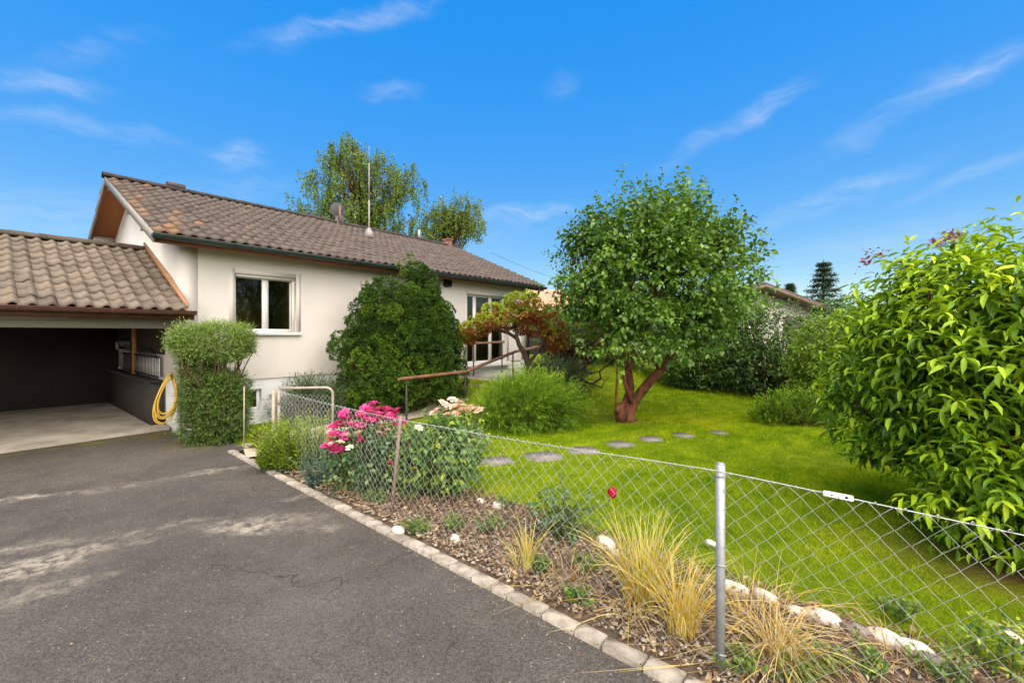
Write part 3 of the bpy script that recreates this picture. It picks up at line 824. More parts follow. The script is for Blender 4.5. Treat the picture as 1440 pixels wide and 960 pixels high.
for k, w_ in enumerate(windows):
    f = window(house, 'window', *w_[:4], .13, [w_[0] + .52 * (w_[1] - w_[0])])
    g = MB()
    g.box((w_[0] + .004, .03, w_[3] - .045), (w_[1] - .004, .125, w_[3] - .003))
    g.box((w_[1] - .05, .05, w_[2] + .004), (w_[1] - .004, .125, w_[3] - .05))
    g.build('shutter_guide', M['sill'], f)
    tr = MB()
    for (a_, b_) in ((w_[0] - .09, w_[0]), (w_[1], w_[1] + .09)):
        tr.box((a_, -.012, w_[2]), (b_ , -.001, w_[3] + .09))
    tr.box((w_[0], -.012, w_[3]), (w_[1], -.001, w_[3] + .09))
    tr.build('surround', M['render'], f)
cb = MB()
cb.box((1.2, 2.2, .9), (1.9, 2.25, 2.9)); cb.build('curtain', M['curtain'], house)
lm, lt, lbn, lo_ = newmat('lamp_glow')
lbn.inputs['Emission Color'].default_value = (1, .72, .25, 1); lbn.inputs['Emission Strength'].default_value = 3; lbn.inputs['Base Color'].default_value = (.9, .7, .3, 1)
lp = MB(); lp.tube([(1.12, 1.1, 2.93), (1.12, 1.1, 2.96), (1.12, 1.1, 3.0), (1.12, 1.1, 3.03), (1.12, 1.1, 3.045)], [.02, .05, .06, .045, .01], 10); lp.build('ceiling_lamp', lm, house)
d_ = door_h
f = window(house, 'terrace_door', *d_, .13, [d_[0] + .44, d_[0] + 1.12], sill=False, fw=.05)
s_ = MB(); s_.bbox((d_[0] - .1, -.12, d_[2] - .12), (d_[1] + .1, .12, d_[2] - .003), .01); s_.build('door_sill', M['sill'], f)
s_ = MB(); s_.box((d_[0] + .03, .22, .9), (d_[0] + .40, .235, 2.8)); s_.box((d_[0] + .5, .22, 2.35), (d_[0] + 1.05, .235, 2.8)); s_.build('roller_shutter', M['brown_shutter'], f)
s_ = MB(); s_.box((d_[0] - .09, -.012, d_[2]), (d_[0], -.001, d_[3] + .09)); s_.box((d_[1], -.012, d_[2]), (d_[1] + .09, -.001, d_[3] + .09)); s_.box((d_[0], -.012, d_[3]), (d_[1], -.001, d_[3] + .09)); s_.build('surround', M['render'], f)
f = window(house, 'basement_window', *base_win, .12, [], sill=False, fw=.05)
s_ = MB(); s_.box((base_win[0] + .05, .3, base_win[2]), (base_win[1] - .05, .31, base_win[3])); s_.build('backing', M['dark_metal'], f)
# metal box under the eave, chimney pots, dish and mast
s_ = MB(); s_.bbox((5.86, -.16, 3.0), (6.05, -.002, 3.2), .01); s_.build('wall_lamp', M['dark_metal'], house)
def roof_at(u, v):
    """where the sight line through a pixel meets the front roof slope (house frame)"""
    dx, dy, dz = (u - 720) / FPX, 1.0, (470 - v) / FPX
    lx, ly = dx * EU[0] + dy * EU[1], -(dx * EN[0] + dy * EN[1])
    ox, oy = -C0[0] * EU[0] - C0[1] * EU[1], (C0[0] * EN[0] + C0[1] * EN[1])
    k = (EZ + (oy - EY) * SL - H) / (dz - ly * SL)
    return ox + k * lx, oy + k * ly, H + k * dz
mx_, my_, mz_ = roof_at(519, 334)
s_ = MB(); s_.tube([(mx_, my_, mz_ - .1), (mx_, my_, mz_ + 1.1)], .024, 8); s_.tube([(mx_, my_, mz_ + 1.1), (mx_, my_, mz_ + 2.2)], .017, 8)
s_.tube([(mx_, my_, mz_ - .02), (mx_, my_, mz_ + .28)], [.2, .045], 10)
mast = s_.build('antenna_mast', M['mast'], house)
s_ = MB(); s_.tube([(mx_, my_, mz_ + 2.2), (mx_, my_, mz_ + 2.7)], .007, 6)
for zz, ll in ((2.6, .16), (2.4, .22)): s_.tube([(mx_ - ll, my_ - ll * .4, mz_ + zz), (mx_ + ll, my_ + ll * .4, mz_ + zz)], .006, 4)
s_.build('aerial', M['mast'], mast)
s_ = MB()
dx_ = mx_ - .22
s_.tube([(dx_, RY - .1, RZ - .1), (dx_, RY - .1, RZ + .55)], .04, 8)
s_.bbox((dx_ - .09, RY - .18, RZ - .05), (dx_ + .09, RY + .03, RZ + .24), .02)
s_.build('roof_vent', M['brown_shutter'], house)
s_ = MB(); v, f = [], []
ring, K = 5, 18
for i in range(ring):
    for k in range(K):
        rr = .25 * (i + .2) / (ring - 1 + .2); an = 2 * math.pi * k / K
        v.append((dx_ + .05 + rr * math.cos(an), RY - .02 + .1 + .35 * rr * rr, RZ + .45 + rr * math.sin(an)))
for i in range(ring - 1):
    for k in range(K): f.append((i * K + k, i * K + (k + 1) % K, (i + 1) * K + (k + 1) % K, (i + 1) * K + k))
f.append(tuple(range(K))); s_.add(v, f); s_.tube([(dx_ + .05, RY + .1, RZ + .3), (dx_ + .05, RY - .15, RZ + .4), (dx_ + .05, RY - .3, RZ + .5)], .012, 5)
s_.build('satellite_dish', M['dish'], house)
s_ = MB(); cx_ = 10.55 - .464 - .62
s_.bbox((cx_ - .11, RY - .14, RZ - .25), (cx_ + .11, RY + .14, RZ + .22), .012); s_.bbox((cx_ - .14, RY - .17, RZ + .22), (cx_ + .14, RY + .17, RZ + .27), .01)
s_.build('chimney', pmat('brick_brown', [(.16, .07, .05), (.24, .12, .09)], 12, 5, .85), house)
s_ = MB(); s_.tube([(cx_ - 1.4, RY, RZ), (cx_ - 1.4, RY, RZ + .38)], .05, 8); s_.build('vent_pipe', M['galvanised'], house)
s_ = MB(); s_.bbox((.6, RY - .1, RZ + .06), (.98, RY + .1, RZ + .17), .02); s_.build('ridge_vent', M['house_tile'], house)

# ================================================================== the garage
garage = thing('garage', 'low open garage with dark interior and weathered S tile roof left of the bungalow', 'garage', (C0[0], C0[1], 0), HOUSE_ROT)
GEY, GEZ, GRY, GRZ = -.46, 2.10, 2.54, 3.43
GX0 = -6.6
tile_roof('roof_tiles', GX0, -.03, (GEY, GEZ), (GRY, GRZ), .18, .305, M['garage_tile'], garage, random_tint, 6, .036)
tile_roof('roof_tiles', GX0, -.03, (5.75, GRZ - (5.75 - GRY) * .443), (GRY, GRZ), .18, .305, M['garage_tile'], garage, random_tint, 7, .036)
ridge_caps('ridge_tiles', GX0, -.03, GRY, GRZ + .05, M['garage_tile'], garage, 8, .36)
gd = MB()
gd.prism([(GEY + .03, GEZ - .045), (GRY, GRZ - .045), (GRY, GRZ - .10), (GEY + .03, GEZ - .10)], 0, GX0 + .03, -.01)
gd.prism([(5.7, GRZ - (5.7 - GRY) * .443 - .045), (GRY, GRZ - .045), (GRY, GRZ - .10), (5.7, GRZ - (5.7 - GRY) * .443 - .1)], 0, GX0 + .03, -.01)
gd.build('roof_boards', M['soffit'], garage)
g_ = MB()
g_.box((GX0, GEY + .01, GEZ - .165), (.085, GEY + .035, GEZ - .035)); g_.box((GX0 + .02, GEY + .036, GEZ - .155), (.08, .2, GEZ - .13))
g_.build('fascia', M['copper_gutter'], garage)
half_gutter('gutter', GX0, .09, GEY - .05, GEZ - .03, .06, M['copper_gutter'], garage)
g_ = MB()
g_.prism([(GEY - .02, GEZ + .03), (GRY + .05, GRZ + .03 + .02), (GRY + .05, GRZ + .18), (.6, GEZ + (.6 - GEY) * .443 + .18), (GEY + .0, GEZ + .11)], 0, -.03, -.003)
g_.build('flashing_board', M['orange_board'], garage)
g_ = MB(); g_.box((-6.3, .22, 1.80), (-.01, .40, 1.975)); g_.build('lintel', M['render'], garage)
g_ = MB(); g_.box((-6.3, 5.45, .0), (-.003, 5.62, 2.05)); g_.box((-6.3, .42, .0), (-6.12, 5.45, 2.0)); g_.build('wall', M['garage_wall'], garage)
g_ = MB()
v = [(-6.3, .34, .045), (-3.2, .42, .045), (-.9, .56, .045), (-.02, .62, .045), (-.02, 5.45, .03), (-6.3, 5.45, .03)]
v2 = [(p[0], p[1], -.05) for p in v]
g_.add(v + v2, [tuple(range(6)), (0, 6, 7, 1), (1, 7, 8, 2), (2, 8, 9, 3)])
g_.build('floor_slab', M['slab'], garage)
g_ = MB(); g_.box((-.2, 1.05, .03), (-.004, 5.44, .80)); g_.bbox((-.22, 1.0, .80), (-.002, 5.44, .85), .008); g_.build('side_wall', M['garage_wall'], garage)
g_ = MB(); g_.box((-.05, 1.0, 1.33), (-.004, 5.44, 2.6)); g_.box((-.12, 3.3, .86), (-.06, 3.38, 2.4)); g_.build('shade_panel', pmat('dark_panel', [(.02, .012, .008), (.04, .022, .014)], 5, 4, .8), garage)  # dark sheet added above the railing, standing for the unlit opening there
g_ = MB(); g_.box((-.13, 3.05, .86), (-.055, 3.15, 2.3)); g_.build('timber_post', M['orange_board'], garage)
g_ = MB(); g_.bbox((-.3, 3.55, 1.36), (-.06, 3.8, 1.55), .02); g_.bbox((-.24, 3.45, 1.44), (-.06, 3.55, 1.5), .01); g_.build('wall_box', M['bargeboard'], garage)
g_ = MB(); g_.tube([(-.03, -.08, 1.96), (-.03, -.05, 1.78), (-.03, -.035, 1.6), (-.03, -.035, .05)], .028, 8); g_.build('downpipe', M['plinth'], garage)
rl = thing('metal_railing', 'black barred metal railing before a white panel standing for light at the dark garage side wall', 'railing', td(-.1, -1.0, .853), HOUSE_ROT)
g_ = MB()
g_.bbox((-.014, .0, .41), (.006, 3.3, .44), .003); g_.bbox((-.014, 0, .05), (.006, 3.3, .075), .003)
for i in range(27): g_.box((-.004, .02 + i * .122, .0 if i % 6 == 0 else .075), (.004, .036 + i * .122, .41))
g_.tube([(0, .1 + 1.5 * k / 12, .44 + .13 * math.sin(math.pi * k / 12)) for k in range(13)], .012, 6)
for i in range(1, 12): g_.box((-.006, .1 + .125 * i - .006, .44), (.006, .1 + .125 * i + .006, .435 + .13 * math.sin(math.pi * i / 12)))
g_.build('bars', M['dark_metal'], rl)
g_ = MB(); g_.box((.012, .03, .08), (.03, 3.27, .40)); g_.build('panel', M['white_frame'], rl)  # white panel added behind the bars, standing for light seen through them

# ================================================================== neighbours
nb = thing('neighbour_house', 'white neighbour house with dark low roof beyond the laurel hedge', 'house', (8.9, 22.5, -.05), rad(14))
n_ = MB(); n_.prism([(1.0, -.2), (8.2, -.2), (8.2, 3.0), (4.0, 4.15), (1.0, 3.25)], 1, 0, 6); n_.build('wall', M['render'], nb)
n_ = MB()
for (xa, za, xb, zb) in ((9.15, 2.98, 4.0, 4.42), (-.2, 3.2, 4.0, 4.42)):
    n_.prism([(xa, za), (xb, zb), (xb, zb - .1), (xa, za - .1)], 1, -.9, 6.6)
n_.build('roof', M['house_tile'], nb)
n_ = MB(); n_.prism([(9.15, 2.88), (4.0, 4.32), (-.2, 3.1), (-.2, 2.93), (4.0, 4.13), (9.15, 2.70)], 1, -.93, -.88)
for xx in (1.6, 4.0, 6.2, 8.0): n_.box((xx - .08, -.86, (4.42 - abs(xx - 4) * .28) - .33), (xx + .08, 0, (4.42 - abs(xx - 4) * .28) - .13))
n_.build('bargeboard', M['brown_shutter'], nb)
n_ = MB(); n_.bbox((7.0, 3.2, 2.8), (7.7, 3.9, 4.55), .02); n_.bbox((6.95, 3.15, 4.55), (7.75, 3.95, 4.62), .01); n_.build('chimney', M['plinth'], nb)
n_ = MB(); n_.box((6.0, -.02, 1.6), (7.4, -.002, 2.7)); n_.build('window', M['brown_shutter'], nb)
nb2 = thing('neighbour_house', 'distant house with pink tiled roof peeking past the bungalow right corner', 'house', (1.2, 30, 0), rad(24))
n_ = MB(); n_.prism([(0, -.2), (8, -.2), (8, 3.2), (0, 3.2)], 1, 0, 7); n_.build('wall', M['garage_wall'], nb2)
tile_roof('roof_tiles', -.6, 8.6, (-.6, 3.1), (3.5, 5.2), .3, .4, M['pink_tile'], nb2, random_tint, 21)
tile_roof('roof_tiles', -.6, 8.6, (7.6, 3.1), (3.5, 5.2), .3, .4, M['pink_tile'], nb2, random_tint, 22)
n_ = MB(); n_.box((-.6, -.66, 2.95), (8.6, -.58, 3.1)); n_.prism([(0, 3.2), (7, 3.2), (3.5, 5.0)], 0, 0.01, .2); n_.build('fascia', M['brown_shutter'], nb2)
cbl = MB()
A_, B_ = Vector((-1.0, 17.0, 5.0)), Vector((14, 40, 6.5))
A_ = Vector(tuple(pxy(690, 355, 24))); B_ = Vector(tuple(pxy(860, 400, 30)))
cbl.tube([A_.lerp(B_, k / 12) - Vector((0, 0, .5 * math.sin(math.pi * k / 12))) for k in range(13)], .008, 5)
tag(cbl.build('overhead_cable', M['dark_metal']), 'thin dark overhead cable against the sky right of the bungalow roof', 'cable')

# ================================================================== fence, gate, stakes
fence = thing('chain_link_fence', 'galvanised chain link fence on slim metal posts along the flower bed', 'fence', (P3[0], P3[1], 0), FENCE_ROT)
def fpt(s, m, z):                                      # fence frame
    return np.array([s, m, z])
S1, S2, S4 = -5.55, -2.87, 2.85
fp = MB()
fp.tube([(0, 0, -.02), (0, 0, 1.055)], .0225, 12); fp.tube([(0, 0, 1.055), (0, 0, 1.062)], [.0225, .015], 12)
for zz in (.12, .56, 1.0): fp.tube([(-.03, -.012, zz), (0, -.026, zz), (.03, -.012, zz)], .004, 5)
p_near = fp.build('post', M['galvanised'], fence); p_near['label'] = 'straight grey galvanised tube post'
fp = MB(); a_, b_ = fpt(S2, -.01, -.02), fpt(S2 + .11, .02, .955)
fp.tube([a_, (a_ + b_) / 2, b_], .016, 8); p_ = fp.build('post', M['rusty_post'], fence); p_['label'] = 'leaning rusty brown post'
fp = MB(); fp.tube([(S1 + .03, -.06, -.02), (S1 + .02, -.05, .98)], .024, 8); fp.tube([(S1 - .035, -.02, -.02), (S1 - .03, -.03, .95)], .018, 8); p_ = fp.build('post', M['old_paint'], fence); p_['label'] = 'doubled flaking beige end post'
fp = MB(); fp.tube([(S4, 0, -.02), (S4, 0, 1.055)], .0225, 12); fp.build('post', M['galvanised'], fence)
def top_z(s):
    """height of the top wire"""
    k = np.interp(s, [S1, S2 + .11, 0, S4], [.955, .93, 1.025, 1.0])
    return k
mesh = MB()
dgl = .091
n = int((S4 - S1) / dgl)
rw = random.Random(9)
fr_ = np.random.default_rng(9)
for i in range(n):
    s0 = S1 + .02 + i * dgl
    pts = []
    k = 0
    zt_ = float(top_z(s0)); nn_ = 22
    side = 1
    hh = zt_ / nn_
    off = rw.gauss(0, .003)
    for k in range(nn_ + 1):
        z = zt_ - k * hh
        s = s0 + (dgl / 2 if k % 2 else 0) + (dgl / 2) * 0 + off
        m = -.02 + .012 * math.sin(s * 3 + z * 2) + (.005 if k % 2 else -.005)
        pts.append((s + rw.gauss(0, .0016), m, max(.012, z + rw.gauss(0, .0016))))
    mesh.tube(pts, .0012, 4, cap=False)
    pts2 = [(2 * s0 + 2 * off - p[0], p[1] + .002, p[2]) for p in pts]
    mesh.tube(pts2, .0012, 4, cap=False)
mesh.build('wire_mesh', M['wire'], fence)
tw = MB()
ss = np.linspace(S1, S4, 60)
tw.tube([(s, -.022, float(top_z(s)) - .012 * math.sin(math.pi * abs(s) / 2.8) ** 2) for s in ss], .0024, 5)
i = 0
for s in np.arange(S1 + .05, S4, dgl):               # knuckles where the mesh hooks the wire
    tw.tube([(s - .008, -.022, float(top_z(s)) - .010), (s, -.027, float(top_z(s)) + .004), (s + .008, -.022, float(top_z(s)) - .010)], .0022, 4)
tw.build('top_wire', M['wire'], fence)
tn = MB(); zz = float(top_z(.475))
MX = Matrix.Translation((.475, -.028, zz - .002))
tn.bbox((-.052, -.008, -.011), (.052, .008, .011), .003, M=MX)
tno = tn.build('wire_tensioner', M['white_frame'], fence)
tn = MB(); tn.tube([(.455, -.0375, zz), (.455, -.0355, zz)], .004, 8); tn.tube([(.505, -.0375, zz), (.505, -.0355, zz)], .006, 8); tn.box((.478, -.0372, zz - .011), (.481, -.0358, zz + .011)); tn.build('hole', M['dark_metal'], tno)

g1 = sm(S1, -.03); g2 = pxy(468, 545, 5.95)
gdir = (g2 - g1)[:2]; gl = float(np.linalg.norm(gdir)); gang = math.atan2(gdir[1], gdir[0])
gate = thing('garden_gate', 'open wire garden gate with rounded beige tube frame beside the goldenrod', 'gate', (g1[0], g1[1], 0), gang)
gm = MB()
R_ = .09
pts = [(.05, 0, .06), (.05, 0, 1.0)]
gm.tube([(.05, 0, .06), (.05, 0, .97)], .017, 8)
arc = [(gl - R_ + R_ * math.sin(a), 0, .985 - R_ + R_ * math.cos(a)) for a in np.linspace(0, math.pi / 2, 7)]
gm.tube([(.05, 0, .985)] + arc + [(gl, 0, .06), (.05, 0, .06)], .017, 8)
gm.build('frame', M['old_paint'], gate)
gm = MB()
for i in range(int(gl / .055)):
    s0 = .06 + i * .055
    zt_ = .93 - .06 * i * .055 / gl
    a_ = [(s0 + (.0275 if k % 2 else 0), -.004, zt_ - k * .039) for k in range(23)]
    gm.tube(a_, .0012, 4, cap=False); gm.tube([(2 * s0 - p[0], .002, p[2]) for p in a_], .0012, 4, cap=False)
gm.build('wire_mesh', M['wire'], gate)
gm = MB()
for zz in (.2, .8):
    gm = MB(); gm.tube([(-.02, 0, zz), (.05, 0, zz)], .014, 6); gm.tube([(.05, 0, zz - .03), (.05, 0, zz + .03)], .023, 8); gm.build('hinge', M['rusty_post'], gate)
st = px(343, 632); sk = MB(); sk.tube([(0, 0, -.03), (.004, 0, .93)], .009, 7)
so = sk.build('stake', M['old_paint']); so.location = (st[0], st[1], 0)
so.name = 'thin_stake'; tag(so, 'thin pale stake standing at the right edge of the clipped bush', 'stake')

# ================================================================== steps, landing, handrails
steps = thing('garden_steps', 'pale concrete steps rising to the terrace door behind the handrail', 'steps', td(4.9, 1.45), HOUSE_ROT)
for i in range(4):
    b_ = MB(); x0 = i * .36
    b_.bbox((x0, -.5, -.1 if i else -.15), (x0 + .42 if i < 3 else 4.0, .5 if i < 3 else 1.3, .03 + .145 * (i + 1)), .012)
    b_.build('step' if i < 3 else 'landing', M['concrete'], steps)
rail = thing('handrail', 'brown wooden handrail on black iron posts climbing beside the steps', 'handrail', (0, 0, 0))
p1 = np.array([-2.05, 8.57]); e_ = np.array([.62, .784]); 
def rp(s, z): return np.array([p1[0] + e_[0] * s, p1[1] + e_[1] * s, z])
sb = 1.645
def beam(mb, a, b, wd, ht):
    a, b = Vector(tuple(a)), Vector(tuple(b)); d = (b - a)
    q = d.to_track_quat('X', 'Z').to_matrix().to_4x4()
    mb.bbox((0, -wd / 2, -ht / 2), (d.length, wd / 2, ht / 2), .01, M=Matrix.Translation(a) @ q)
hb = MB(); beam(hb, rp(-.19, .845), rp(sb + .0, .868), .075, .06); beam(hb, rp(sb + .004, .873), rp(sb + 1.75, 1.25), .075, .06); beam(hb, rp(sb + 1.755, 1.252), rp(sb + 3.1, 1.40), .075, .06)
hb.build('rail', M['wood_rail'], rail)
for s, z in ((0, .815), (sb - .02, .835), (sb + 1.7, 1.21), (sb + 3.0, 1.35)):
    q = rp(s, 0); z0 = float(ground_z(q[0], q[1])) - .05
    hb = MB(); hb.bbox((q[0] - .017, q[1] - .017, z0), (q[0] + .017, q[1] + .017, z), .003, M=None); hb.build('post', M['dark_metal'], rail)
rail2 = thing('handrail', 'second shorter handrail by the terrace door with one tall black post', 'handrail', (0, 0, 0))
q = pxy(666, 470, 11.6)
hb = MB(); hb.bbox((q[0] - .018, q[1] - .018, .3), (q[0] + .018, q[1] + .018, 1.75), .003); hb.build('post', M['dark_metal'], rail2)
hb = MB(); a_ = pxy(660, 483, 11.6); b_ = a_ + np.array([.64, .77, .02]) * 1.4; beam(hb, a_, b_, .07, .06); hb.build('rail', M['wood_rail'], rail2)
hb = MB(); hb.bbox((b_[0] - .018 - .06, b_[1] - .018 - .07, .4), (b_[0] + .018 - .06, b_[1] + .018 - .07, b_[2] - .03), .003); hb.build('post', M['dark_metal'], rail2)

# garden hose on its hook
hs = thing('garden_hose', 'yellow garden hose coiled on the white downpipe at the garage corner', 'hose', td(-.16, .12, 0))
hm = MB(); r_ = random.Random(3)
hv = np.array([EU[0], EU[1], 0])
for k in range(7):
    top, bot = 1.02 + r_.uniform(-.02, .02), .28 + r_.uniform(-.05, .14)
    wd = .17 + r_.uniform(-.06, .03); cx = r_.uniform(-.03, .03); off = r_.uniform(-.035, .035)
    pts = []
    for j in range(29):
        a = 2 * math.pi * j / 28
        zz = (top + bot) / 2 + (top - bot) / 2 * math.cos(a)
        kx = math.sin(a) * wd * (.45 + .55 * (1 - math.cos(a)) / 2)
        pts.append((hv[0] * (cx + kx - .1 * (1 - math.cos(a)) / 2) + EN[0] * off, hv[1] * (cx + kx - .1 * (1 - math.cos(a)) / 2) + EN[1] * off, zz))
    hm.tube(pts, .0115, 6)
hm.build('coil', M['hose'], hs, smooth=True)
hm = MB(); hm.tube([(0, 0, 1.0), (EN[0] * .06, EN[1] * .06, 1.0), (EN[0] * .07, EN[1] * .07, 1.05)], .01, 6); hm.tube([(0, 0, 1.0), (-EN[0] * .12, -EN[1] * .12, 1.0)], .012, 6); hm.build('hook', M['dark_metal'], hs)

# ================================================================== foliage colours
F = {}
F['maintree'] = leafmat('tree_leaf', [(0.04099, 0.09009, 0.01105), (0.08383, 0.1733, 0.01878), (0.1398, 0.2599, 0.02873), (0.2421, 0.3811, 0.04972)], .3, .42, .45)
F['mock'] = leafmat('broad_leaf', [(0.05405, 0.1217, 0.007), (0.1544, 0.289, 0.01), (0.3089, 0.4714, 0.013), (0.5251, 0.6691, 0.022)], .26, .5, .35)
F['hinoki'] = leafmat('dwarf_conifer_leaf', [(0.01649, 0.03941, 0.004831), (0.03627, 0.08539, 0.006761), (0.06924, 0.1396, 0.008695), (0.1401, 0.2218, 0.01159)], .12, .6, .25)
F['clipped'] = leafmat('clipped_leaf', [(0.04508, 0.08372, 0.01848), (0.0966, 0.169, 0.03168), (0.161, 0.2576, 0.05016), (0.2737, 0.3703, 0.0858)], .2, .55, .3)
F['juniper'] = leafmat('juniper_leaf', [(0.048, 0.102, 0.0072), (0.104, 0.2025, 0.0108), (0.176, 0.3, 0.0135), (0.304, 0.405, 0.0225)], .25, .55, .25)
F['greyjuniper'] = leafmat('grey_juniper_leaf', [(0.0364, 0.065, 0.0325), (0.078, 0.1235, 0.052), (0.143, 0.2015, 0.0845)], .2, .6, .25)
F['red'] = leafmat('rust_and_lime_leaf', [(0.1522, 0.04524, 0.0174), (0.3045, 0.0957, 0.0261), (0.2588, 0.261, 0.029), (0.335, 0.4698, 0.0435)], .25, .55, .25)
F['dullred'] = leafmat('dull_red_leaf', [(.045, .018, .012), (.10, .035, .02), (.09, .07, .025)], .2, .6, .25)
F['hedge'] = leafmat('laurel_leaf', [(0.02031, 0.05155, 0.01073), (0.05281, 0.115, 0.02145), (0.1117, 0.2081, 0.03575), (0.2234, 0.3568, 0.08044)], .22, .42, .4)
F['lime'] = leafmat('lime_leaf', [(0.0782, 0.1552, 0.01242), (0.1466, 0.2432, 0.0176), (0.215, 0.3208, 0.02588)], .35, .5, .3)
F['goldenrod'] = leafmat('goldenrod_leaf', [(0.104, 0.182, 0.0096), (0.195, 0.299, 0.0144), (0.312, 0.416, 0.024)], .3, .5, .3)
F['rose'] = leafmat('rose_leaf', [(0.0325, 0.0715, 0.0286), (0.0585, 0.117, 0.0416), (0.0975, 0.169, 0.0624), (0.182, 0.247, 0.091)], .22, .45, .4)
F['rose2'] = leafmat('rose_leaf_mixed', [(0.0325, 0.091, 0.02), (0.078, 0.1625, 0.03), (0.13, 0.221, 0.03), (0.312, 0.364, 0.03)], .25, .45, .4)
F['spurge'] = leafmat('spurge_leaf', [(.035, .075, .065), (.07, .125, .10), (.12, .18, .14)], .15, .6, .3)
F['straw'] = leafmat('straw_blade', [(.34, .20, .05), (.52, .36, .10), (.62, .50, .22), (.42, .42, .05)], .25, .6, .2)
F['gold'] = leafmat('golden_blade', [(.50, .33, .05), (.62, .48, .13), (.60, .52, .14), (.34, .40, .04)], .3, .55, .2)
F['birch'] = leafmat('birch_leaf', [(0.04877, 0.09126, 0.01491), (0.09754, 0.1579, 0.02343), (0.1626, 0.2369, 0.03726), (0.2765, 0.351, 0.07453)], .3, .5, .3)
F['spruce'] = leafmat('spruce_needle', [(0.0144, 0.0312, 0.0144), (0.036, 0.066, 0.0264), (0.072, 0.108, 0.042)], .1, .6, .2)
F['grass'] = leafmat('grass_blade', [(0.1004, 0.2112, 0.003696), (0.2099, 0.3255, 0.005914), (0.3284, 0.4399, 0.008869), (0.5108, 0.4927, 0.02218)], .3, .7, .04)
F['litter'] = leafmat('dead_leaf', [(.07, .04, .025), (.17, .10, .06), (.30, .21, .13), (.44, .33, .18)], .1, .85, .2)
F['pebble'] = pmat('pebble', [(.27, .23, .18), (.42, .38, .32)], 30, 4, .85, attr=[(0, (.45, .42, .4)), (.6, (.95, .9, .82)), (1, (1.35, 1.28, 1.15))])
M['rock_white'] = pmat('rock_white', [(.42, .36, .27), (.60, .55, .47), (.68, .65, .58)], 14, 7, .85, .5, 40)
M['rock_grey'] = pmat('rock_grey', [(.17, .15, .13), (.26, .235, .205)], 14, 7, .9, .5, 40)
M['flag'] = pmat('flagstone', [(0.119, 0.105, 0.091), (0.189, 0.168, 0.147), (0.245, 0.224, 0.196)], 8, 7, .9, .4, 40)
def petalmat(name, a, b):
    return leafmat(name, [a, b], .3, .5, .2)
M['magenta'] = petalmat('magenta_petal', (.36, .005, .09), (.80, .12, .40)); M['blush'] = petalmat('blush_petal', (.70, .44, .36), (.84, .70, .62))
M['cream'] = petalmat('cream_petal', (.72, .60, .40), (.80, .76, .66)); M['crimson'] = petalmat('crimson_petal', (.28, .003, .02), (.48, .01, .06))
M['palepink'] = petalmat('pale_pink_petal', (.62, .16, .18), (.74, .42, .40)); M['yellow'] = petalmat('yellow_petal', (.6, .33, .02), (.7, .5, .05))
M['purple'] = petalmat('purple_petal', (.22, .08, .13), (.34, .16, .24)); M['redleaf'] = petalmat('red_young_leaf', (.20, .03, .02), (.35, .10, .06))

def ell_shell(n, c, R, r, namp=.15, nf=1.6, k=0, depth=.25, zmin=None, up_only=False):
    """points near the surface of an uneven ellipsoid, with outward directions"""
    d = sphere_dirs(int(n * 1.6), r)
    if up_only: d[:, 2] = np.abs(d[:, 2])
    nz = noise3(d * 1.0, nf * 2, k)
    rr = (1 + namp * nz) * (1 - depth * r.random(len(d)) ** 1.7)
    P = np.asarray(c) + d * np.asarray(R) * rr[:, None]
    if zmin is not None:
        m = P[:, 2] > zmin; P, d = P[m], d[m]
    P, d = P[:n], d[:n]
    g = nrm(d / np.asarray(R))
    return P, g
def sprig_set(lb, O, D, Ls, nleaf, LL, LW, tpl, tints, r, droop=.3, spread=.75, seed=1, up=None, roll=.4):
    """leaves set alternately along short straight shoots"""
    n = len(O)
    D = nrm(D)
    side0 = nrm(np.cross(D, nrm(r.normal(0, 1, (n, 3)))))
    for j in range(nleaf):
        a = (j + .6) / nleaf
        ang = j * 2.4
        other = np.cross(D, side0)
        sd = side0 * math.cos(ang) + other * math.sin(ang)
        dirs = D * (1 - spread * (1 - a * .6)) + sd * spread + r.normal(0, .15, (n, 3)); dirs[:, 2] -= droop * (.5 + r.random(n))
        P = O + D * (Ls * a)[:, None]
        young = .30 * (a - .5)
        s = r.uniform(.5, 1.2, n) * (1 - .25 * a)
        lb.add(P, dirs, LL * s, LW * s, tpl, np.clip(tints + young + r.normal(0, .12, n), 0, 1), up, roll, seed + j)
def stems(mb, base, tips, r, rad0=.02, wob=.12, n=5, nseg=6):
    for tpt in tips:
        b = Vector(tuple(base + np.append(r.normal(0, .05, 2), 0))); tp = Vector(tuple(tpt))
        pts, rr = [], []
        for k in range(nseg + 1):
            a = k / nseg
            p = b.lerp(tp, a); p.z = b.z + (tp.z - b.z) * (a ** .8)
            if 0 < k < nseg: p += Vector(r.normal(0, wob * .3, 3))
            pts.append(p); rr.append(rad0 * (1 - .75 * a))
        mb.tube(pts, rr, n)

# ================================================================== the tree on the lawn
tb = px(881, 590, .03)
tree = thing('garden_tree', 'round leafy garden tree with reddish forked trunk on the lawn', 'tree', (tb[0], tb[1], 0))
r = np.random.default_rng(11)
TY = tb[1]
tp = lambda u, v, dy=0.: Vector(tuple(pxy(u, v, TY + dy) - np.array([tb[0], tb[1], 0])))
tk = MB()
tk.tube([tp(884, 596), tp(884, 588), tp(886, 575), tp(896, 558), tp(912, 538), tp(930, 519), tp(944, 498, .1), tp(962, 470, .2), tp(985, 430, .3), tp(1005, 390, .3)],
        [.16, .125, .105, .095, .09, .085, .07, .05, .04, .02], 12)
tk.tube([tp(878, 594), tp(880, 570), tp(887, 545, .1), tp(884, 520, .2), tp(878, 490, .3), tp(880, 455, .4), tp(890, 400, .4), tp(900, 340, .4)], [.13, .10, .075, .068, .062, .05, .04, .015], 12)
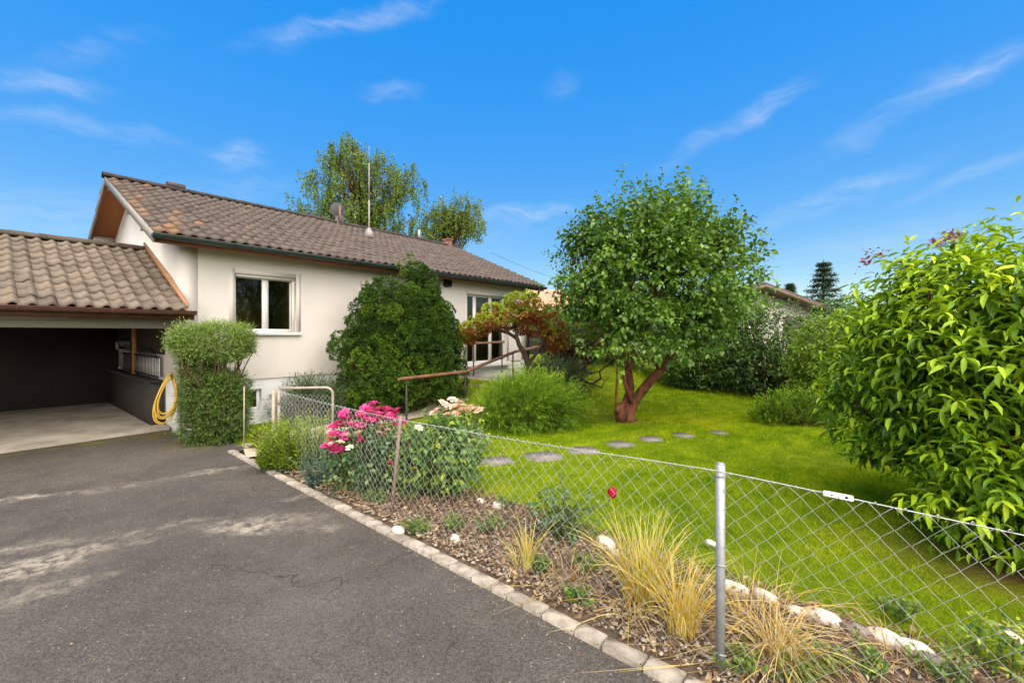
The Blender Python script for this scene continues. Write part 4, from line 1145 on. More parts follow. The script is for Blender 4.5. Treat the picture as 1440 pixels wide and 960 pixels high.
tk.tube([tp(930, 519), tp(921, 505, -.1), tp(913, 488, -.2), tp(910, 460, -.3), tp(925, 400, -.4), tp(930, 350, -.5)], [.07, .06, .052, .042, .03, .012], 10)
tk.tube([tp(888, 566, -.1), tp(881, 545, -.15), tp(876, 530, -.18), tp(886, 518, -.12), tp(893, 505, -.1), tp(892, 490, -.1)], [.045, .042, .04, .037, .033, .02], 8)
tk.tube([tp(868, 577, -.12), tp(866, 560, -.13), tp(868, 530, -.1), tp(866, 505), tp(850, 480), tp(830, 450)], [.03, .024, .022, .02, .018, .01], 7)
tk.tube([tp(875, 594, -.06), tp(872, 582, -.1), tp(873, 572, -.1), tp(880, 562, -.08)], [.11, .115, .085, .03], 10)
tk.tube([tp(870, 582, -.15), tp(868, 574, -.17), tp(870, 568, -.16)], [.05, .045, .015], 7)
tk.tube([tp(878, 490, .3), tp(850, 440, .2), tp(820, 400, .1), tp(800, 370, 0)], [.06, .045, .03, .01], 8)
tk.build('trunk', M['bark_red'], tree, smooth=True)
CC = np.array([(921 - 720) / FPX * TY - tb[0], .15, 2.82]); CR = np.array([1.72, 1.7, 1.62])
d = sphere_dirs(330, r)
d = d[(d[:, 2] > -.82)]
rr_ = r.uniform(.55, .98, len(d)) * (1 + .10 * noise3(d, 3, 1))
cl = CC + d * CR * rr_[:, None]
low = cl[:, 2] < 1.52
cl[low, 2] = 1.52 + r.random(low.sum()) * .35
hi = np.interp(cl[:, 2], [1.5, 1.9, 2.4, 2.9], [1.45, 1.75, 2.15, 3]); lo = np.interp(cl[:, 2], [1.5, 1.9, 2.3, 2.7], [-.85, -1.0, -1.35, -3])
cl = cl[(cl[:, 0] < hi) & (cl[:, 0] > lo)]
# lower skirts where the crown hangs on the left
extra = np.array([[-.75, -.6, 1.5], [-.4, -.9, 1.45], [.15, -1.0, 1.5], [.8, -.8, 1.45], [1.2, -.4, 1.55], [.5, -1.2, 1.6]])
gap = noise3(cl, 2.1, 3)
cl = cl[gap > -.42]
cl = np.concatenate([cl, extra])
bm_ = MB()
limbs = [tp(985, 430, .3), tp(890, 400, .4), tp(925, 400, -.4), tp(820, 400, .1), tp(900, 340, .4), tp(962, 470, .2), tp(880, 455, .4)]
for c in cl[::2]:
    tpv = Vector(tuple(c)); b0 = min(limbs, key=lambda q: (q - tpv).length + (2 if q.z > tpv.z + .5 else 0))
    mid = b0.lerp(tpv, .5) + Vector(r.normal(0, .08, 3)) + Vector((0, 0, .06))
    bm_.tube([b0, mid, tpv], [.022, .014, .005], 5)
bm_.build('branches', M['bark'], tree)
lb = LB()
for ci, c in enumerate(cl):
    n = int(r.integers(7, 22))
    cd = nrm(c - CC)
    O = c + r.normal(0, .17, (n, 3)) * np.array([1.2, 1.2, .8])
    D = nrm(cd + r.normal(0, .75, (n, 3)) + np.array([0, 0, .25]))
    ct = np.clip(.42 + r.normal(0, .16) - .12 * (cd[2] > .3), .05, .95)
    sprig_set(lb, O, D, r.uniform(.18, .34, n), 7, .135, .088, T_LEAF4, np.full(n, ct), r, .45, .8, ci * 10)
# upright shoots that break the outline
P, g = ell_shell(190, CC, CR * 1.0, r, .08, 1.6, 1, .04, 1.9)
sprig_set(lb, P, nrm(g + np.array([0, 0, .5]) + r.normal(0, .25, P.shape)), r.uniform(.25, .52, len(P)), 9, .105, .07, T_LEAF4, r.uniform(.15, .55, len(P)), r, .15, .8, 7777)
P = pxy(1050, 380, TY)[None] - np.array([tb[0], tb[1], 0]); sprig_set(lb, np.repeat(P, 3, 0) + r.normal(0, .05, (3, 3)), np.array([[1, 0, .1], [1, .2, .25], [.9, -.2, 0]]), np.full(3, .5), 9, .10, .07, T_LEAF4, np.full(3, .2), r, .2, .8, 99)
lb.build('crown', F['maintree'], tree)

# ================================================================== the big shrub at the right
shb = np.array([4.2, 3.6, 0.])
shrub = thing('mock_orange_shrub', 'huge light green shrub with large pointed leaves at the right fence', 'shrub', shb)
r = np.random.default_rng(21)
lb = LB(); sm_ = MB()
tips = []
def shrub_shell(c, R, n, dep, r, zmin, k):
    P, g = ell_shell(n, c, R, r, .13, 1.4, k, dep, zmin)
    return P, g
parts_ = [((0, 0, 1.45), (1.12, 1.1, 1.10), 820, .4, .5, 0), ((-.30, .8, 1.12), (.62, .66, .82), 300, .4, .4, 1), ((-.38, .2, 1.80), (.75, .7, .66), 300, .4, 1.0, 3), ((.15, -.9, 1.35), (1.0, .9, 1.12), 640, .4, .45, 2), ((-.33, -.35, .58), (.75, .68, .52), 330, .5, .06, 3), ((1.1, -.3, 1.25), (1.0, 1.1, 1.15), 520, .45, .3, 1), ((.0, -1.0, .5), (.6, .5, .45), 150, .5, .08, 0), ((.9, -1.5, 1.2), (.8, .6, 1.1), 300, .45, .3, 2)]
for (c, R, n, dep, zmin, k) in parts_:
    P, g = shrub_shell(np.array(c), np.array(R), int(n * 1.15), dep, r, zmin, k)
    tt = np.clip(.46 + .16 * noise3(P, 1.6, 2) + r.normal(0, .22, len(P)), .02, .95)
    D = nrm(g * .8 + np.array([0, 0, .45]) + r.normal(0, .35, P.shape))
    Ls = r.uniform(.22, .42, len(P))
    sprig_set(lb, P - D * Ls[:, None] * .5, D, Ls, 8, .155, .052, T_LEAF, tt, r, .5, .78, k * 50 + n, roll=.3)
    for q in range(0, len(P), 9):
        tips.append(P[q] - D[q] * Ls[q] * .5)
lb.build('leaves', F['mock'], shrub)
stems(sm_, np.array([0.1, 0.0, -.02]), tips, r, .022, .25)
sm_.build('stems', M['bark_red'], shrub)
lb = LB()
for (u, v, yy, nn) in [(1216, 376, 3.7, 6), (1228, 368, 3.7, 5)]:
    q = pxy(u, v, yy) - shb; O = q + r.normal(0, .03, (nn, 3)); sprig_set(lb, O, r.normal(0, .5, (nn, 3)) + np.array([0, 0, 1]), np.full(nn, .12), 4, .05, .028, T_LEAF4, r.random(nn), r, .1, .8, 5)
lb.build('young_red_leaves', M['redleaf'], shrub)
lb = LB()
for (u, v, yy) in [(1330, 334, 3.5), (1342, 330, 3.5), (1318, 340, 3.55)]:
    lb = LB(); q = pxy(u, v, yy) - shb; O = q + r.normal(0, .03, (26, 3)); lb.add(O, r.normal(0, 1, (26, 3)), .035, .025, T_DIA, r.random(26), None, .6, 6); lb.build('blossom_spray', M['purple'], shrub)

# ================================================================== dwarf conifer bush by the house wall
cb0 = td(3.75, 1.05); cb0[2] = 0
hin = thing('dwarf_conifer', 'big dark green cushiony conifer bush in front of the house wall', 'bush', cb0, HOUSE_ROT)
r = np.random.default_rng(31)
lb = LB()
lobes = [((.02, 0, 1.30), (1.22, .74, 1.2), 520), ((.34, -.05, 2.05), (.62, .54, .72), 230), ((.38, -.05, 2.62), (.34, .34, .55), 70), ((.85, .1, 1.35), (.72, .6, 1.05), 250), ((-.78, -.05, .85), (.58, .55, .70), 160), ((-1.14, -.05, 1.3), (.18, .22, .40), 45), ((0.15, -.2, .6), (1.28, .70, .55), 200), ((-.42, -.05, 2.05), (.52, .5, .66), 150)]
for (c, R, n) in lobes:
    P, g = ell_shell(int(n * .42), c, R, r, .26, 2.8, 0, .18, .08)
    n = len(P); big = r.uniform(.11, .25, n) * (1 + .5 * (r.random(n) > .9)); tb_ = np.clip(.42 + r.normal(0, .22, n), .02, .95)
    k_ = 15
    kd = nrm(sphere_dirs(n * k_, r).reshape(n, k_, 3) + g[:, None, :] * .9 + np.array([0, 0, .35]))
    KP = (P[:, None, :] + kd * big[:, None, None] * r.uniform(.8, 1.05, (n, k_, 1))).reshape(-1, 3); KG = kd.reshape(-1, 3)
    kt = np.clip(np.repeat(tb_, k_) + r.normal(0, .1, n * k_), .02, .95); m2 = KP[:, 2] > .05
    KP, KG, kt = KP[m2], KG[m2], kt[m2]; n = len(KP); rad_ = r.uniform(.035, .065, n)
    m_ = 34
    dd = nrm(sphere_dirs(n * m_, r).reshape(n, m_, 3) + KG[:, None, :] * .9)
    base = KP[:, None, :] + dd * (rad_[:, None, None] * r.uniform(.5, .9, (n, m_, 1)))
    ln_ = r.uniform(.024, .042, n * m_)
    lb.add(base.reshape(-1, 3), (dd + r.normal(0, .25, dd.shape)).reshape(-1, 3), ln_, ln_ * .55, T_DIA, np.clip(np.repeat(kt, m_) + r.normal(0, .08, n * m_), 0, 1), None, .8, len(P))
rr_ = MB()
tips = []
for (c, R, n) in lobes:
    P, g = ell_shell(26, c, np.array(R) * .85, r, .1, 2, 0, .3, .1); tips += list(P)
stems(rr_, np.array([0, 0, -.03]), tips, r, .035, .15)
rr_.build('branches', M['bark'], hin)
# inner leaves tinted dark, shade inside the bush put into their colour
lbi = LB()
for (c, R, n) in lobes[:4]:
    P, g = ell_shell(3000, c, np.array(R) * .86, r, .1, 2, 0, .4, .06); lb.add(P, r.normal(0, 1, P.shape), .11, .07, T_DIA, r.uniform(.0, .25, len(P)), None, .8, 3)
lb.build('foliage', F['hinoki'], hin)

# ================================================================== clipped two-tier bush
cp = px(288, 626); cpz = np.array([cp[0], cp[1] + .32, 0])
clip_ = thing('clipped_bush', 'clipped feathery green bush in two tiers at the driveway corner', 'bush', cpz, rad(12))
r = np.random.default_rng(41)
lb = LB()
def box_shell(n, c, R, r, p=5, namp=.06, depth=.3, k=0):
    d = sphere_dirs(n, r)
    q = (np.abs(d) ** p).sum(1) ** (-1 / p)
    rr = q * (1 + namp * noise3(d, 4, k)) * (1 - depth * r.random(n) ** 1.6)
    P = np.asarray(c) + d * np.asarray(R) * rr[:, None]
    sd = np.abs(d) ** (p - 1) * np.sign(d)
    return P, nrm(sd / np.asarray(R))
tips = []
for (c, R, n, k, tb_) in (((-.02, 0, .52), (.40, .42, .55), 4600, 0, .30), ((-.08, 0, 1.57), (.53, .42, .26), 3000, 1, .68), ((-.30, 0, 1.18), (.21, .30, .24), 900, 2, .42)):
    P, g = box_shell(n, c, R, r, 4.5, .11, .35, k)
    m = P[:, 2] > .02; P, g = P[m], g[m]; n = len(P)
    D = nrm(g + np.array([.15, 0, .25]) + r.normal(0, .5, P.shape))
    Ls = r.uniform(.09, .21, n) * (1 + .7 * (r.random(n) > .92))
    tt = np.clip(tb_ - .03 + .22 * np.clip(g[:, 2], -.3, 1) * (r.random(n)) + r.normal(0, .13, n), .03, .95)  # upward sprays and upper tier tinted paler, top light put into the colour
    sprig_set(lb, P - D * Ls[:, None] * .4, D, Ls, 11, .048, .0125, T_DIA, tt, r, .05, .5, n)
    tips += list(P[::90])
lb.build('foliage', F['clipped'], clip_)
mb = MB(); stems(mb, np.array([-.1, 0, -.02]), tips, r, .028, .2); mb.build('stems', M['bark'], clip_)

# ================================================================== feathery bushes
def feather_bush(name, label, base, R, h, n, mat, r, kind='bush', Lf=.3, group=None, bark='bark', seed=0, up=.35, zc=.35, tc=.5, lw=.018, nleaf=12, dirbias=(0, 0, 0)):
    o = thing(name, label, kind, base)
    lb = LB()
    P, g = ell_shell(n, (0, 0, h * zc), (R[0] * .85, R[1] * .85, h * (1 - zc) * .85), r, .16, 1.8, seed % 4, .55, .03)
    D = nrm(g + np.array([0, 0, up]) + np.asarray(dirbias) + r.normal(0, .35, P.shape))
    Ls = Lf * r.uniform(.6, 1.2, len(P))
    tt = np.clip(tc + .2 * noise3(P, 3, 1) + r.normal(0, .12, len(P)), .02, .98)
    sprig_set(lb, P - D * Ls[:, None] * .35, D, Ls, nleaf, Lf * .30, lw, T_DIA, tt, r, .1, .42, seed)
    lb.build('foliage', mat, o)
    mb = MB(); stems(mb, np.array([0, 0, -.03]), list(P[::max(1, len(P) // 45)]), r, .016, .12); mb.build('stems', M[bark], o)
    return o
gz = lambda p: np.array([p[0], p[1], float(ground_z(p[0], p[1])) - .01])
r = np.random.default_rng(51)
feather_bush('feathery_juniper', 'bright green feathery low juniper on the lawn below the handrail', gz((.32, 8.25)), (1.18, .85), 1.0, 1900, F['juniper'], r, Lf=.42, seed=3, up=.25, dirbias=(.45, -.1, .1), lw=.013, nleaf=18)
feather_bush('grey_juniper', 'grey green feathery juniper under the rust red pruned pine', gz((.95, 10.3)), (.95, .6), .72, 620, F['greyjuniper'], r, Lf=.42, seed=5, up=.35, dirbias=(.3, -.1, 0), lw=.022)
feather_bush('grey_juniper', 'grey green arching juniper against the house plinth behind the gate', gz(td(2.0, .62)), (.75, .5), .85, 620, F['greyjuniper'], r, Lf=.45, seed=6, up=.5, lw=.02)
feather_bush('small_conifer', 'small yellow green weed clump behind the thin stake', gz((-3.72, 6.62)), (.28, .2), .36, 120, F['goldenrod'], r, kind='plant', Lf=.18, seed=8, lw=.022, nleaf=8)

# ================================================================== rust red pruned pine and the twisted dark shrub
rb0 = gz((.40, 10.45))
rd = thing('pruned_pine', 'cloud pruned small tree with rust red and lime foliage over the handrail', 'tree', rb0)
r = np.random.default_rng(61)
q = lambda u, v, dy=0.: Vector(tuple(pxy(u, v, rb0[1] + dy) - rb0))
mb = MB()
mb.tube([q(745, 545), q(744, 525), q(743, 512), q(738, 498), q(730, 485, -.05), q(726, 472, -.05), q(729, 460), q(735, 445), q(734, 430)], [.10, .085, .075, .065, .055, .048, .04, .032, .02], 9)
mb.tube([q(727, 476), q(715, 468, -.1), q(700, 464, -.1), q(680, 458, -.1), q(660, 455)], [.045, .04, .034, .026, .01], 8)
mb.tube([q(743, 512), q(752, 500), q(762, 485, .1), q(775, 470, .1)], [.045, .04, .03, .012], 8)
mb.tube([q(729, 460), q(715, 448), q(700, 440)], [.03, .025, .01], 6); mb.tube([q(735, 445), q(750, 438), q(770, 440)], [.03, .022, .01], 6)
mb.build('trunk', M['bark_dark'], rd, smooth=True)
lb = LB()
pads = [(735, 424, 0, .42, .17), (705, 438, 0, .5, .17), (690, 452, -.2, .45, .15), (668, 462, -.1, .38, .15), (657, 474, 0, .22, .12), (725, 442, .1, .6, .16), (752, 440, 0, .5, .18), (770, 452, .1, .42, .2), (778, 470, .1, .34, .16), (748, 462, .3, .5, .14), (715, 456, .2, .5, .12), (785, 485, .1, .25, .14)]
for i, (u, v, dy, R, hh) in enumerate(pads):
    c = np.array(q(u, v, dy))
    P, g = ell_shell(110, c, (R, R * .8, hh * 1.25), r, .18, 2, i % 4, .4)
    n = len(P)
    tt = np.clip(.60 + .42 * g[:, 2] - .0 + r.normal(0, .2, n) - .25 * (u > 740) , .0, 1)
    m_ = 26; rad_ = r.uniform(.045, .085, n)
    dd = nrm(sphere_dirs(n * m_, r).reshape(n, m_, 3) + g[:, None, :] * .6 + np.array([0, 0, .4]))
    base = P[:, None, :] + dd * (rad_[:, None, None] * .4)
    ln_ = (rad_[:, None] * r.uniform(.6, 1.0, (n, m_))).ravel()
    lb.add(base.reshape(-1, 3), dd.reshape(-1, 3), ln_, ln_ * .42, T_DIA, np.clip(np.repeat(tt, m_) + r.normal(0, .1, n * m_), 0, 1), None, .8, i)
lb.build('foliage', F['red'], rd)

tw0 = gz((1.48, 10.9))
tws = thing('twisted_shrub', 'dark red weeping shrub with crooked bare branches left of the garden tree', 'shrub', tw0)
q = lambda u, v, dy=0.: Vector(tuple(pxy(u, v, tw0[1] + dy) - tw0))
mb = MB()
mb.tube([q(803, 552), q(802, 535), q(803, 520), q(798, 508), q(806, 497), q(820, 490), q(838, 480)], [.09, .085, .075, .065, .055, .04, .02], 8)
mb.tube([q(803, 528), q(818, 535, -.1), q(833, 540, -.1), q(846, 545, -.1)], [.045, .035, .028, .012], 6)
mb.tube([q(833, 540, -.1), q(845, 532), q(843, 522), q(852, 515), q(862, 512)], [.03, .026, .022, .018, .008], 6)
mb.tube([q(806, 521), q(820, 520, .1), q(830, 525, .1), q(842, 522, .1)], [.035, .03, .025, .012], 6)
mb.tube([q(820, 520, .1), q(828, 510), q(840, 506), q(856, 500)], [.025, .02, .016, .006], 6)
mb.tube([q(798, 508), q(785, 498), q(775, 485), q(770, 478)], [.05, .04, .025, .01], 6)
mb.tube([q(846, 545, -.1), q(850, 536), q(858, 530)], [.016, .012, .006], 5)
mb.build('trunk', M['bark_dark'], tws, smooth=True)
lb = LB(); r = np.random.default_rng(67)
for i, (u, v, R, hh) in enumerate([(800, 475, .6, .28), (835, 470, .55, .28), (780, 490, .4, .2), (850, 490, .45, .22), (815, 495, .4, .14)]):
    P, g = ell_shell(260, np.array(q(u, v)), (R, R * .8, hh), r, .2, 2, i % 4, .5)
    sprig_set(lb, P, nrm(g + r.normal(0, .5, P.shape)), r.uniform(.08, .18, len(P)), 7, .06, .026, T_DIA, r.random(len(P)), r, .5, .7, i)
lb.build('foliage', F['dullred'], tws)

# ================================================================== leafy shrubs at the back
def leafy_shrub(name, label, base, lobes, nper, mat, r, LL, LW, group=None, cat='shrub', tc=.45, tpl=T_DIA, droop=.2, bark='bark', zmin=.05, namp=.2, nleaf=7, Ls=(.12, .3), depth=.4):
    o = thing(name, label, cat, base, 0, group)
    lb = LB(); tips = []
    for i, (c, R) in enumerate(lobes):
        n = int(nper * (R[0] * R[2] + R[0] * R[1] + R[1] * R[2]) / 1.5)
        P, g = ell_shell(n, c, R, r, namp, 2.2, i % 5, depth, zmin)
        tt = np.clip(tc + .22 * noise3(P, 2.5, 1) + r.normal(0, .12, len(P)), .0, 1)
        D = nrm(g + np.array([0, 0, .35]) + r.normal(0, .5, P.shape))
        sprig_set(lb, P, D, r.uniform(*Ls, len(P)), nleaf, LL, LW, tpl, tt, r, droop, .75, i * 31)
        tips += list(P[::max(1, len(P) // 24)])
    lb.build('foliage', mat, o)
    mb = MB(); stems(mb, np.array([0, 0, -.05]), tips, r, .03, .2); mb.build('stems', M[bark], o)
    return o
r = np.random.default_rng(71)
GH = 'laurel shrubs closing off the garden'
leafy_shrub('laurel_shrub', 'tall dark laurel right behind the garden tree trunk', gz((3.5, 14.6)), [((0, 0, 1.1), (1.5, 1.0, 1.25)), ((-1.2, .5, .9), (1.0, .9, 1.0))], 520, F['hedge'], r, .12, .05, GH)
leafy_shrub('laurel_shrub', 'broad laurel with pale tips below the neighbour white wall', gz((5.5, 13.3)), [((0, 0, 1.1), (1.35, .95, 1.15)), ((.3, -.5, .7), (1.1, .7, .75))], 560, F['hedge'], r, .13, .055, GH, tc=.58)
leafy_shrub('laurel_shrub', 'dark laurel below the neighbour roof, lighter on its top', gz((7.0, 12.2)), [((0, 0, 1.15), (1.15, .9, 1.28)), ((-.2, -.5, .7), (1.0, .6, .8)), ((-.55, .1, 2.15), (.5, .4, .5))], 560, F['hedge'], r, .12, .05, GH, tc=.42)
leafy_shrub('laurel_shrub', 'laurel half hidden behind the yellow green shrub', gz((8.7, 11.3)), [((0, 0, 1.2), (1.3, 1.0, 1.3))], 480, F['hedge'], r, .12, .05, GH, tc=.4)
leafy_shrub('lime_shrub', 'yellow green shrub between dark laurel and huge light green shrub', gz((6.85, 9.3)), [((0, 0, 1.15), (.85, .8, .88)), ((-.3, -.1, .75), (.55, .5, .65)), ((.5, -.2, 1.55), (.6, .5, .55))], 560, F['lime'], r, .13, .05, tc=.5, tpl=T_LEAF4, droop=.3)
leafy_shrub('lime_shrub', 'pale lime shrub beyond the rust red pruned pine', gz((1.75, 12.6)), [((0, 0, 1.35), (.85, .6, .75)), ((.5, .3, 1.0), (.7, .6, .7))], 560, F['lime'], r, .085, .04, tc=.45, droop=.2)
leafy_shrub('laurel_shrub', 'dark laurel behind the twisted red shrub', gz((2.1, 15.6)), [((0, 0, .95), (1.3, .8, 1.0))], 420, F['hedge'], r, .12, .05, GH, tc=.4)
leafy_shrub('laurel_shrub', 'laurel at the far right side of the lawn', gz((10.3, 8.6)), [((0, 0, 1.3), (1.4, 1.6, 1.4))], 240, F['hedge'], r, .13, .055, GH, tc=.4)
leafy_shrub('laurel_shrub', 'laurel behind the huge light green shrub', gz((9.2, 5.2)), [((0, 0, 1.4), (1.3, 1.9, 1.5))], 240, F['hedge'], r, .13, .055, GH, tc=.45)
leafy_shrub('garden_tree', 'tall dense broadleaf tree at the far right, seen mirrored in the window', gz((12.6, 2.0)), [((0, 0, 3.4), (2.4, 2.4, 3.0)), ((0, 0, 1.2), (1.8, 1.8, 1.3)), ((-.6, 1.8, 3.0), (1.6, 1.6, 2.4))], 150, F['hedge'], r, .2, .1, None, 'tree', tc=.6)
feather_bush('perennial_clump', 'low green ferny perennials at the far lawn edge', gz((5.35, 8.35)), (.95, .42), .66, 720, F['juniper'], r, kind='plant', Lf=.26, seed=12, up=1.3, lw=.03, nleaf=9, zc=.2, tc=.45)

# ================================================================== trees beyond the houses
def birch(name, label, base, height, blobs, r, n_per=46):
    o = thing(name, label, 'tree', base, 0)
    top = Vector((0, 0, height * .93))
    mb = MB(); pts = [Vector((r.normal(0, .12) * k / 8, r.normal(0, .12) * k / 8, height * .93 * k / 8)) for k in range(9)]
    mb.tube(pts, [.22 * (1 - .9 * k / 8) + .01 for k in range(9)], 8); mb.build('trunk', M['bark_birch'], o)
    lb = LB(); bb_ = MB()
    for (c, R, nb_) in blobs:
        c = np.asarray(c, float)
        P, g = ell_shell(nb_, c, R, r, .25, 1.8, 0, .75)
        for p in P:
            z0 = max(1.5, p[2] - r.uniform(.8, 2.0)); k = min(8, int(z0 / (height * .93) * 8))
            b0 = pts[k]; pv = Vector(tuple(p))
            bb_.tube([b0, b0.lerp(pv, .55) + Vector((0, 0, .35)), pv], [.035, .02, .008], 4)
        # hanging strings of small leaves
        m_ = 5
        O = np.repeat(P, m_, 0) + r.normal(0, .18, (len(P) * m_, 3))
        Ls = r.uniform(.5, 1.35, len(O))
        for j in range(n_per // 2):
            a = (j + r.random(len(O))) / (n_per // 2)
            pp = O + np.stack([r.normal(0, .05, len(O)), r.normal(0, .05, len(O)), -a * Ls + .15], 1) + (a * .12)[:, None] * nrm(O - c) * np.array([1, 1, 0])
            dd = r.normal(0, .5, (len(O), 3)) + np.array([0, 0, -.7])
            lb.add(pp, dd, r.uniform(.09, .15, len(O)), r.uniform(.06, .09, len(O)), T_DIA, np.clip(r.normal(.42, .22, len(O)), 0, 1), None, .8, j)
    bb_.build('branches', M['bark'], o)
    lb.build('crown', F['birch'], o)
    return o
r = np.random.default_rng(81)
by = 23.5
b0 = np.array([(505 - 720) / FPX * by, by, -.05])
bz = lambda u, v: (pxy(u, v, by) - b0)
birch('birch_tree', 'tall drooping birch rising behind the roof mast', b0, 12.3,
      [(bz(488, 214), (.95, 1.0, 1.1), 26), (bz(500, 260), (2.3, 2.0, 1.6), 68), (bz(480, 300), (2.9, 2.2, 1.2), 60), (bz(565, 262), (1.25, 1.2, .9), 26), (bz(415, 308), (.8, .9, .6), 12), (bz(545, 310), (1.6, 1.6, 1.2), 30), (bz(535, 225), (.8, .8, .7), 12)], r)
by = 25.5
b1 = np.array([(630 - 720) / FPX * by, by, -.05])
bz = lambda u, v: (pxy(u, v, by) - b1)
birch('birch_tree', 'lower drooping birch right of the roof mast', b1, 9.6, [(bz(645, 298), (1.25, 1.2, 1.0), 34), (bz(610, 310), (1.2, 1.2, .9), 24), (bz(660, 312), (.95, .9, .75), 22), (bz(600, 335), (1.3, 1.2, .7), 16)], r)

def conifer(name, label, base, height, Rb, r, layers, cat='tree', taper=1.0, up=-.12, leaf=.22):
    o = thing(name, label, cat, base)
    mb = MB(); mb.tube([(0, 0, -.05), (0, 0, height * .5), (0, 0, height)], [.18, .11, .015], 7); mb.build('trunk', M['bark'], o)
    lb = LB()
    for i in range(layers):
        z = height * (.12 + .87 * i / layers); R = Rb * (1 - (i / layers) ** taper) + .08
        nb_ = 7
        for k in range(nb_):
            an = 2 * math.pi * (k + r.random()) / nb_ + i; Rr = R * r.uniform(.5, 1.25)
            m_ = 105
            a = r.random(m_) ** .7
            d = np.array([math.cos(an), math.sin(an), up])
            P = np.array([0, 0, z]) + a[:, None] * d * Rr + r.normal(0, .09, (m_, 3)) * np.array([1.6, 1.6, .8]); P[:, 2] += .25 * Rr * (a - .5) ** 2 - .02
            D = d + r.normal(0, .5, (m_, 3)) + np.array([0, 0, -.15])
            lb.add(P, D, r.uniform(.6, 1.3, m_) * leaf, leaf * .3, T_DIA, np.clip(r.normal(.4, .25, m_), 0, 1), None, .6, i * 40 + k)
    lb.build('crown', F['spruce'], o)
    return o
r = np.random.default_rng(91)
q = pxy(1158, 363, 34); conifer('cedar_tree', 'dark layered conifer far beyond the neighbour roof', (q[0], q[1], 0), q[2], 3.1, r, 17, taper=.9, up=-.12, leaf=.2)
q = pxy(1111, 395, 40); conifer('cypress_tree', 'small slim pointed cypress left of the layered conifer', (q[0], q[1], 0), q[2] - .2, .62, r, 30, taper=1.3, up=.5, leaf=.15)

# ================================================================== flowers
def bloom(mb, c, R, r, layers=3, n=6, open_=.9, tilt=None):
    """a layered cup of petals"""
    MX = Matrix.Translation(Vector(tuple(c))) @ Matrix.Rotation(r.uniform(0, 6.3), 4, 'Z') @ Matrix.Rotation(r.uniform(0, .7) if tilt is None else tilt, 4, 'X')
    for l in range(layers):
        k = n - l if n - l > 3 else 3
        op = open_ * (1 - .32 * l); rl = R * (1 - .22 * l)
        for i in range(k):
            a0 = 2 * math.pi * (i + .5 * (l % 2)) / k + r.uniform(-.15, .15)
            hw = math.pi / k * 1.25
            v, f = [], []
            for s in range(4):
                t = s / 3
                rr = rl * (.12 + .88 * t) * math.sin(op * (.45 + .9 * t)) ; zz = rl * (.15 + .75 * t) * math.cos(op * (.55 + .85 * t)) + (.10 * rl * l)
                ww = hw * (.5 + .6 * math.sin(math.pi * (.15 + .75 * t)))
                for j in range(4):
                    aj = a0 + ww * (j / 3 - .5) * (1.5 if s else 1)
                    dr = -.10 * rl * abs(j / 1.5 - 1) * t + r.uniform(-.02, .02) * rl
                    v.append(MX @ Vector(((rr + dr) * math.cos(aj), (rr + dr) * math.sin(aj), zz + r.uniform(-.04, .04) * rl)))
            for s in range(3):
                for j in range(3): f.append((s * 4 + j, s * 4 + j + 1, s * 4 + j + 5, s * 4 + j + 4))
            mb.add(v, f, float(np.clip(.2 + .25 * l + r.uniform(0, .5), 0, 1)))
def rose_bush(name, label, base, R, h, nsprig, mat, r, blooms, LL=.055, LW=.042, group=None, tc=.4, cat='rose bush', nleaf=7):
    """blooms: (u, v, depth, radius, material, name)"""
    o = thing(name, label, cat, base, 0, group)
    base = np.asarray(base, float)
    lb = LB()
    P, g = ell_shell(nsprig, (0, 0, h * .48), (R[0], R[1], h * .5), r, .15, 2, 0, .55, .06)
    D = nrm(g + np.array([0, 0, .3]) + r.normal(0, .5, P.shape))
    sprig_set(lb, P, D, r.uniform(.08, .2, len(P)), nleaf, LL, LW, T_LEAF4, np.clip(tc + r.normal(0, .2, len(P)), 0, 1), r, .35, .8, nsprig)
    lb.build('leaves', mat, o)
    mb = MB(); stems(mb, np.array([0, 0, -.02]), list(P[::max(1, len(P) // 40)]), r, .009, .1)
    rr = random.Random(int(base[0] * 1000))
    for (u, v, dy, rad_, m, nm) in blooms:
        c = pxy(u, v, base[1] + dy) - base
        b = MB(); bloom(b, c, rad_, rr, 4, 6, .8)
        b.build(nm, M[m], o)
        mb.tube([(c[0] * .3, c[1] * .3, .05), (c[0] * .75, c[1] * .75, c[2] * .6), (c[0], c[1], c[2])], [.008, .006, .004], 5)
    mb.build('stems', M['bark_green'], o)
    return o
M['bark_green'] = pmat('green_stem', [(.05, .08, .02), (.11, .14, .04)], 12, 4, .7)
r = np.random.default_rng(101)
mg = [(480, 588, 0), (472, 600, 0), (484, 602, .05), (500, 597, 0), (490, 592, .1), (510, 588, .1), (518, 580, .1), (508, 600, 0), (520, 592, 0), (530, 585, .1), (526, 598, .1), (538, 592, .1), (514, 575, .12), (545, 590, .15), (552, 598, .1), (560, 592, .1), (556, 585, .15), (565, 598, .15),
      (462, 628, -.15), (466, 634, -.15), (474, 630, -.15), (464, 620, -.12), (500, 620, -.1), (506, 622, -.1), (484, 616, -.05), (470, 612, -.05), (478, 595, .05), (534, 577, .15), (524, 572, .15), (515, 586, .05), (522, 580, .05), (528, 590, .05), (536, 584, .08), (543, 580, .1), (550, 585, .1), (558, 582, .1), (512, 594, 0), (494, 602, 0), (476, 605, 0), (486, 584, .05), (504, 584, .08), (548, 594, .05), (468, 616, -.1), (472, 635, -.15), (480, 636, -.15)]
rs = random.Random(2)
bl = [(u + rs.uniform(-2, 2), v + rs.uniform(-2, 2), dy - .16, rs.uniform(.068, .095), 'magenta', 'magenta_bloom') for (u, v, dy) in mg]
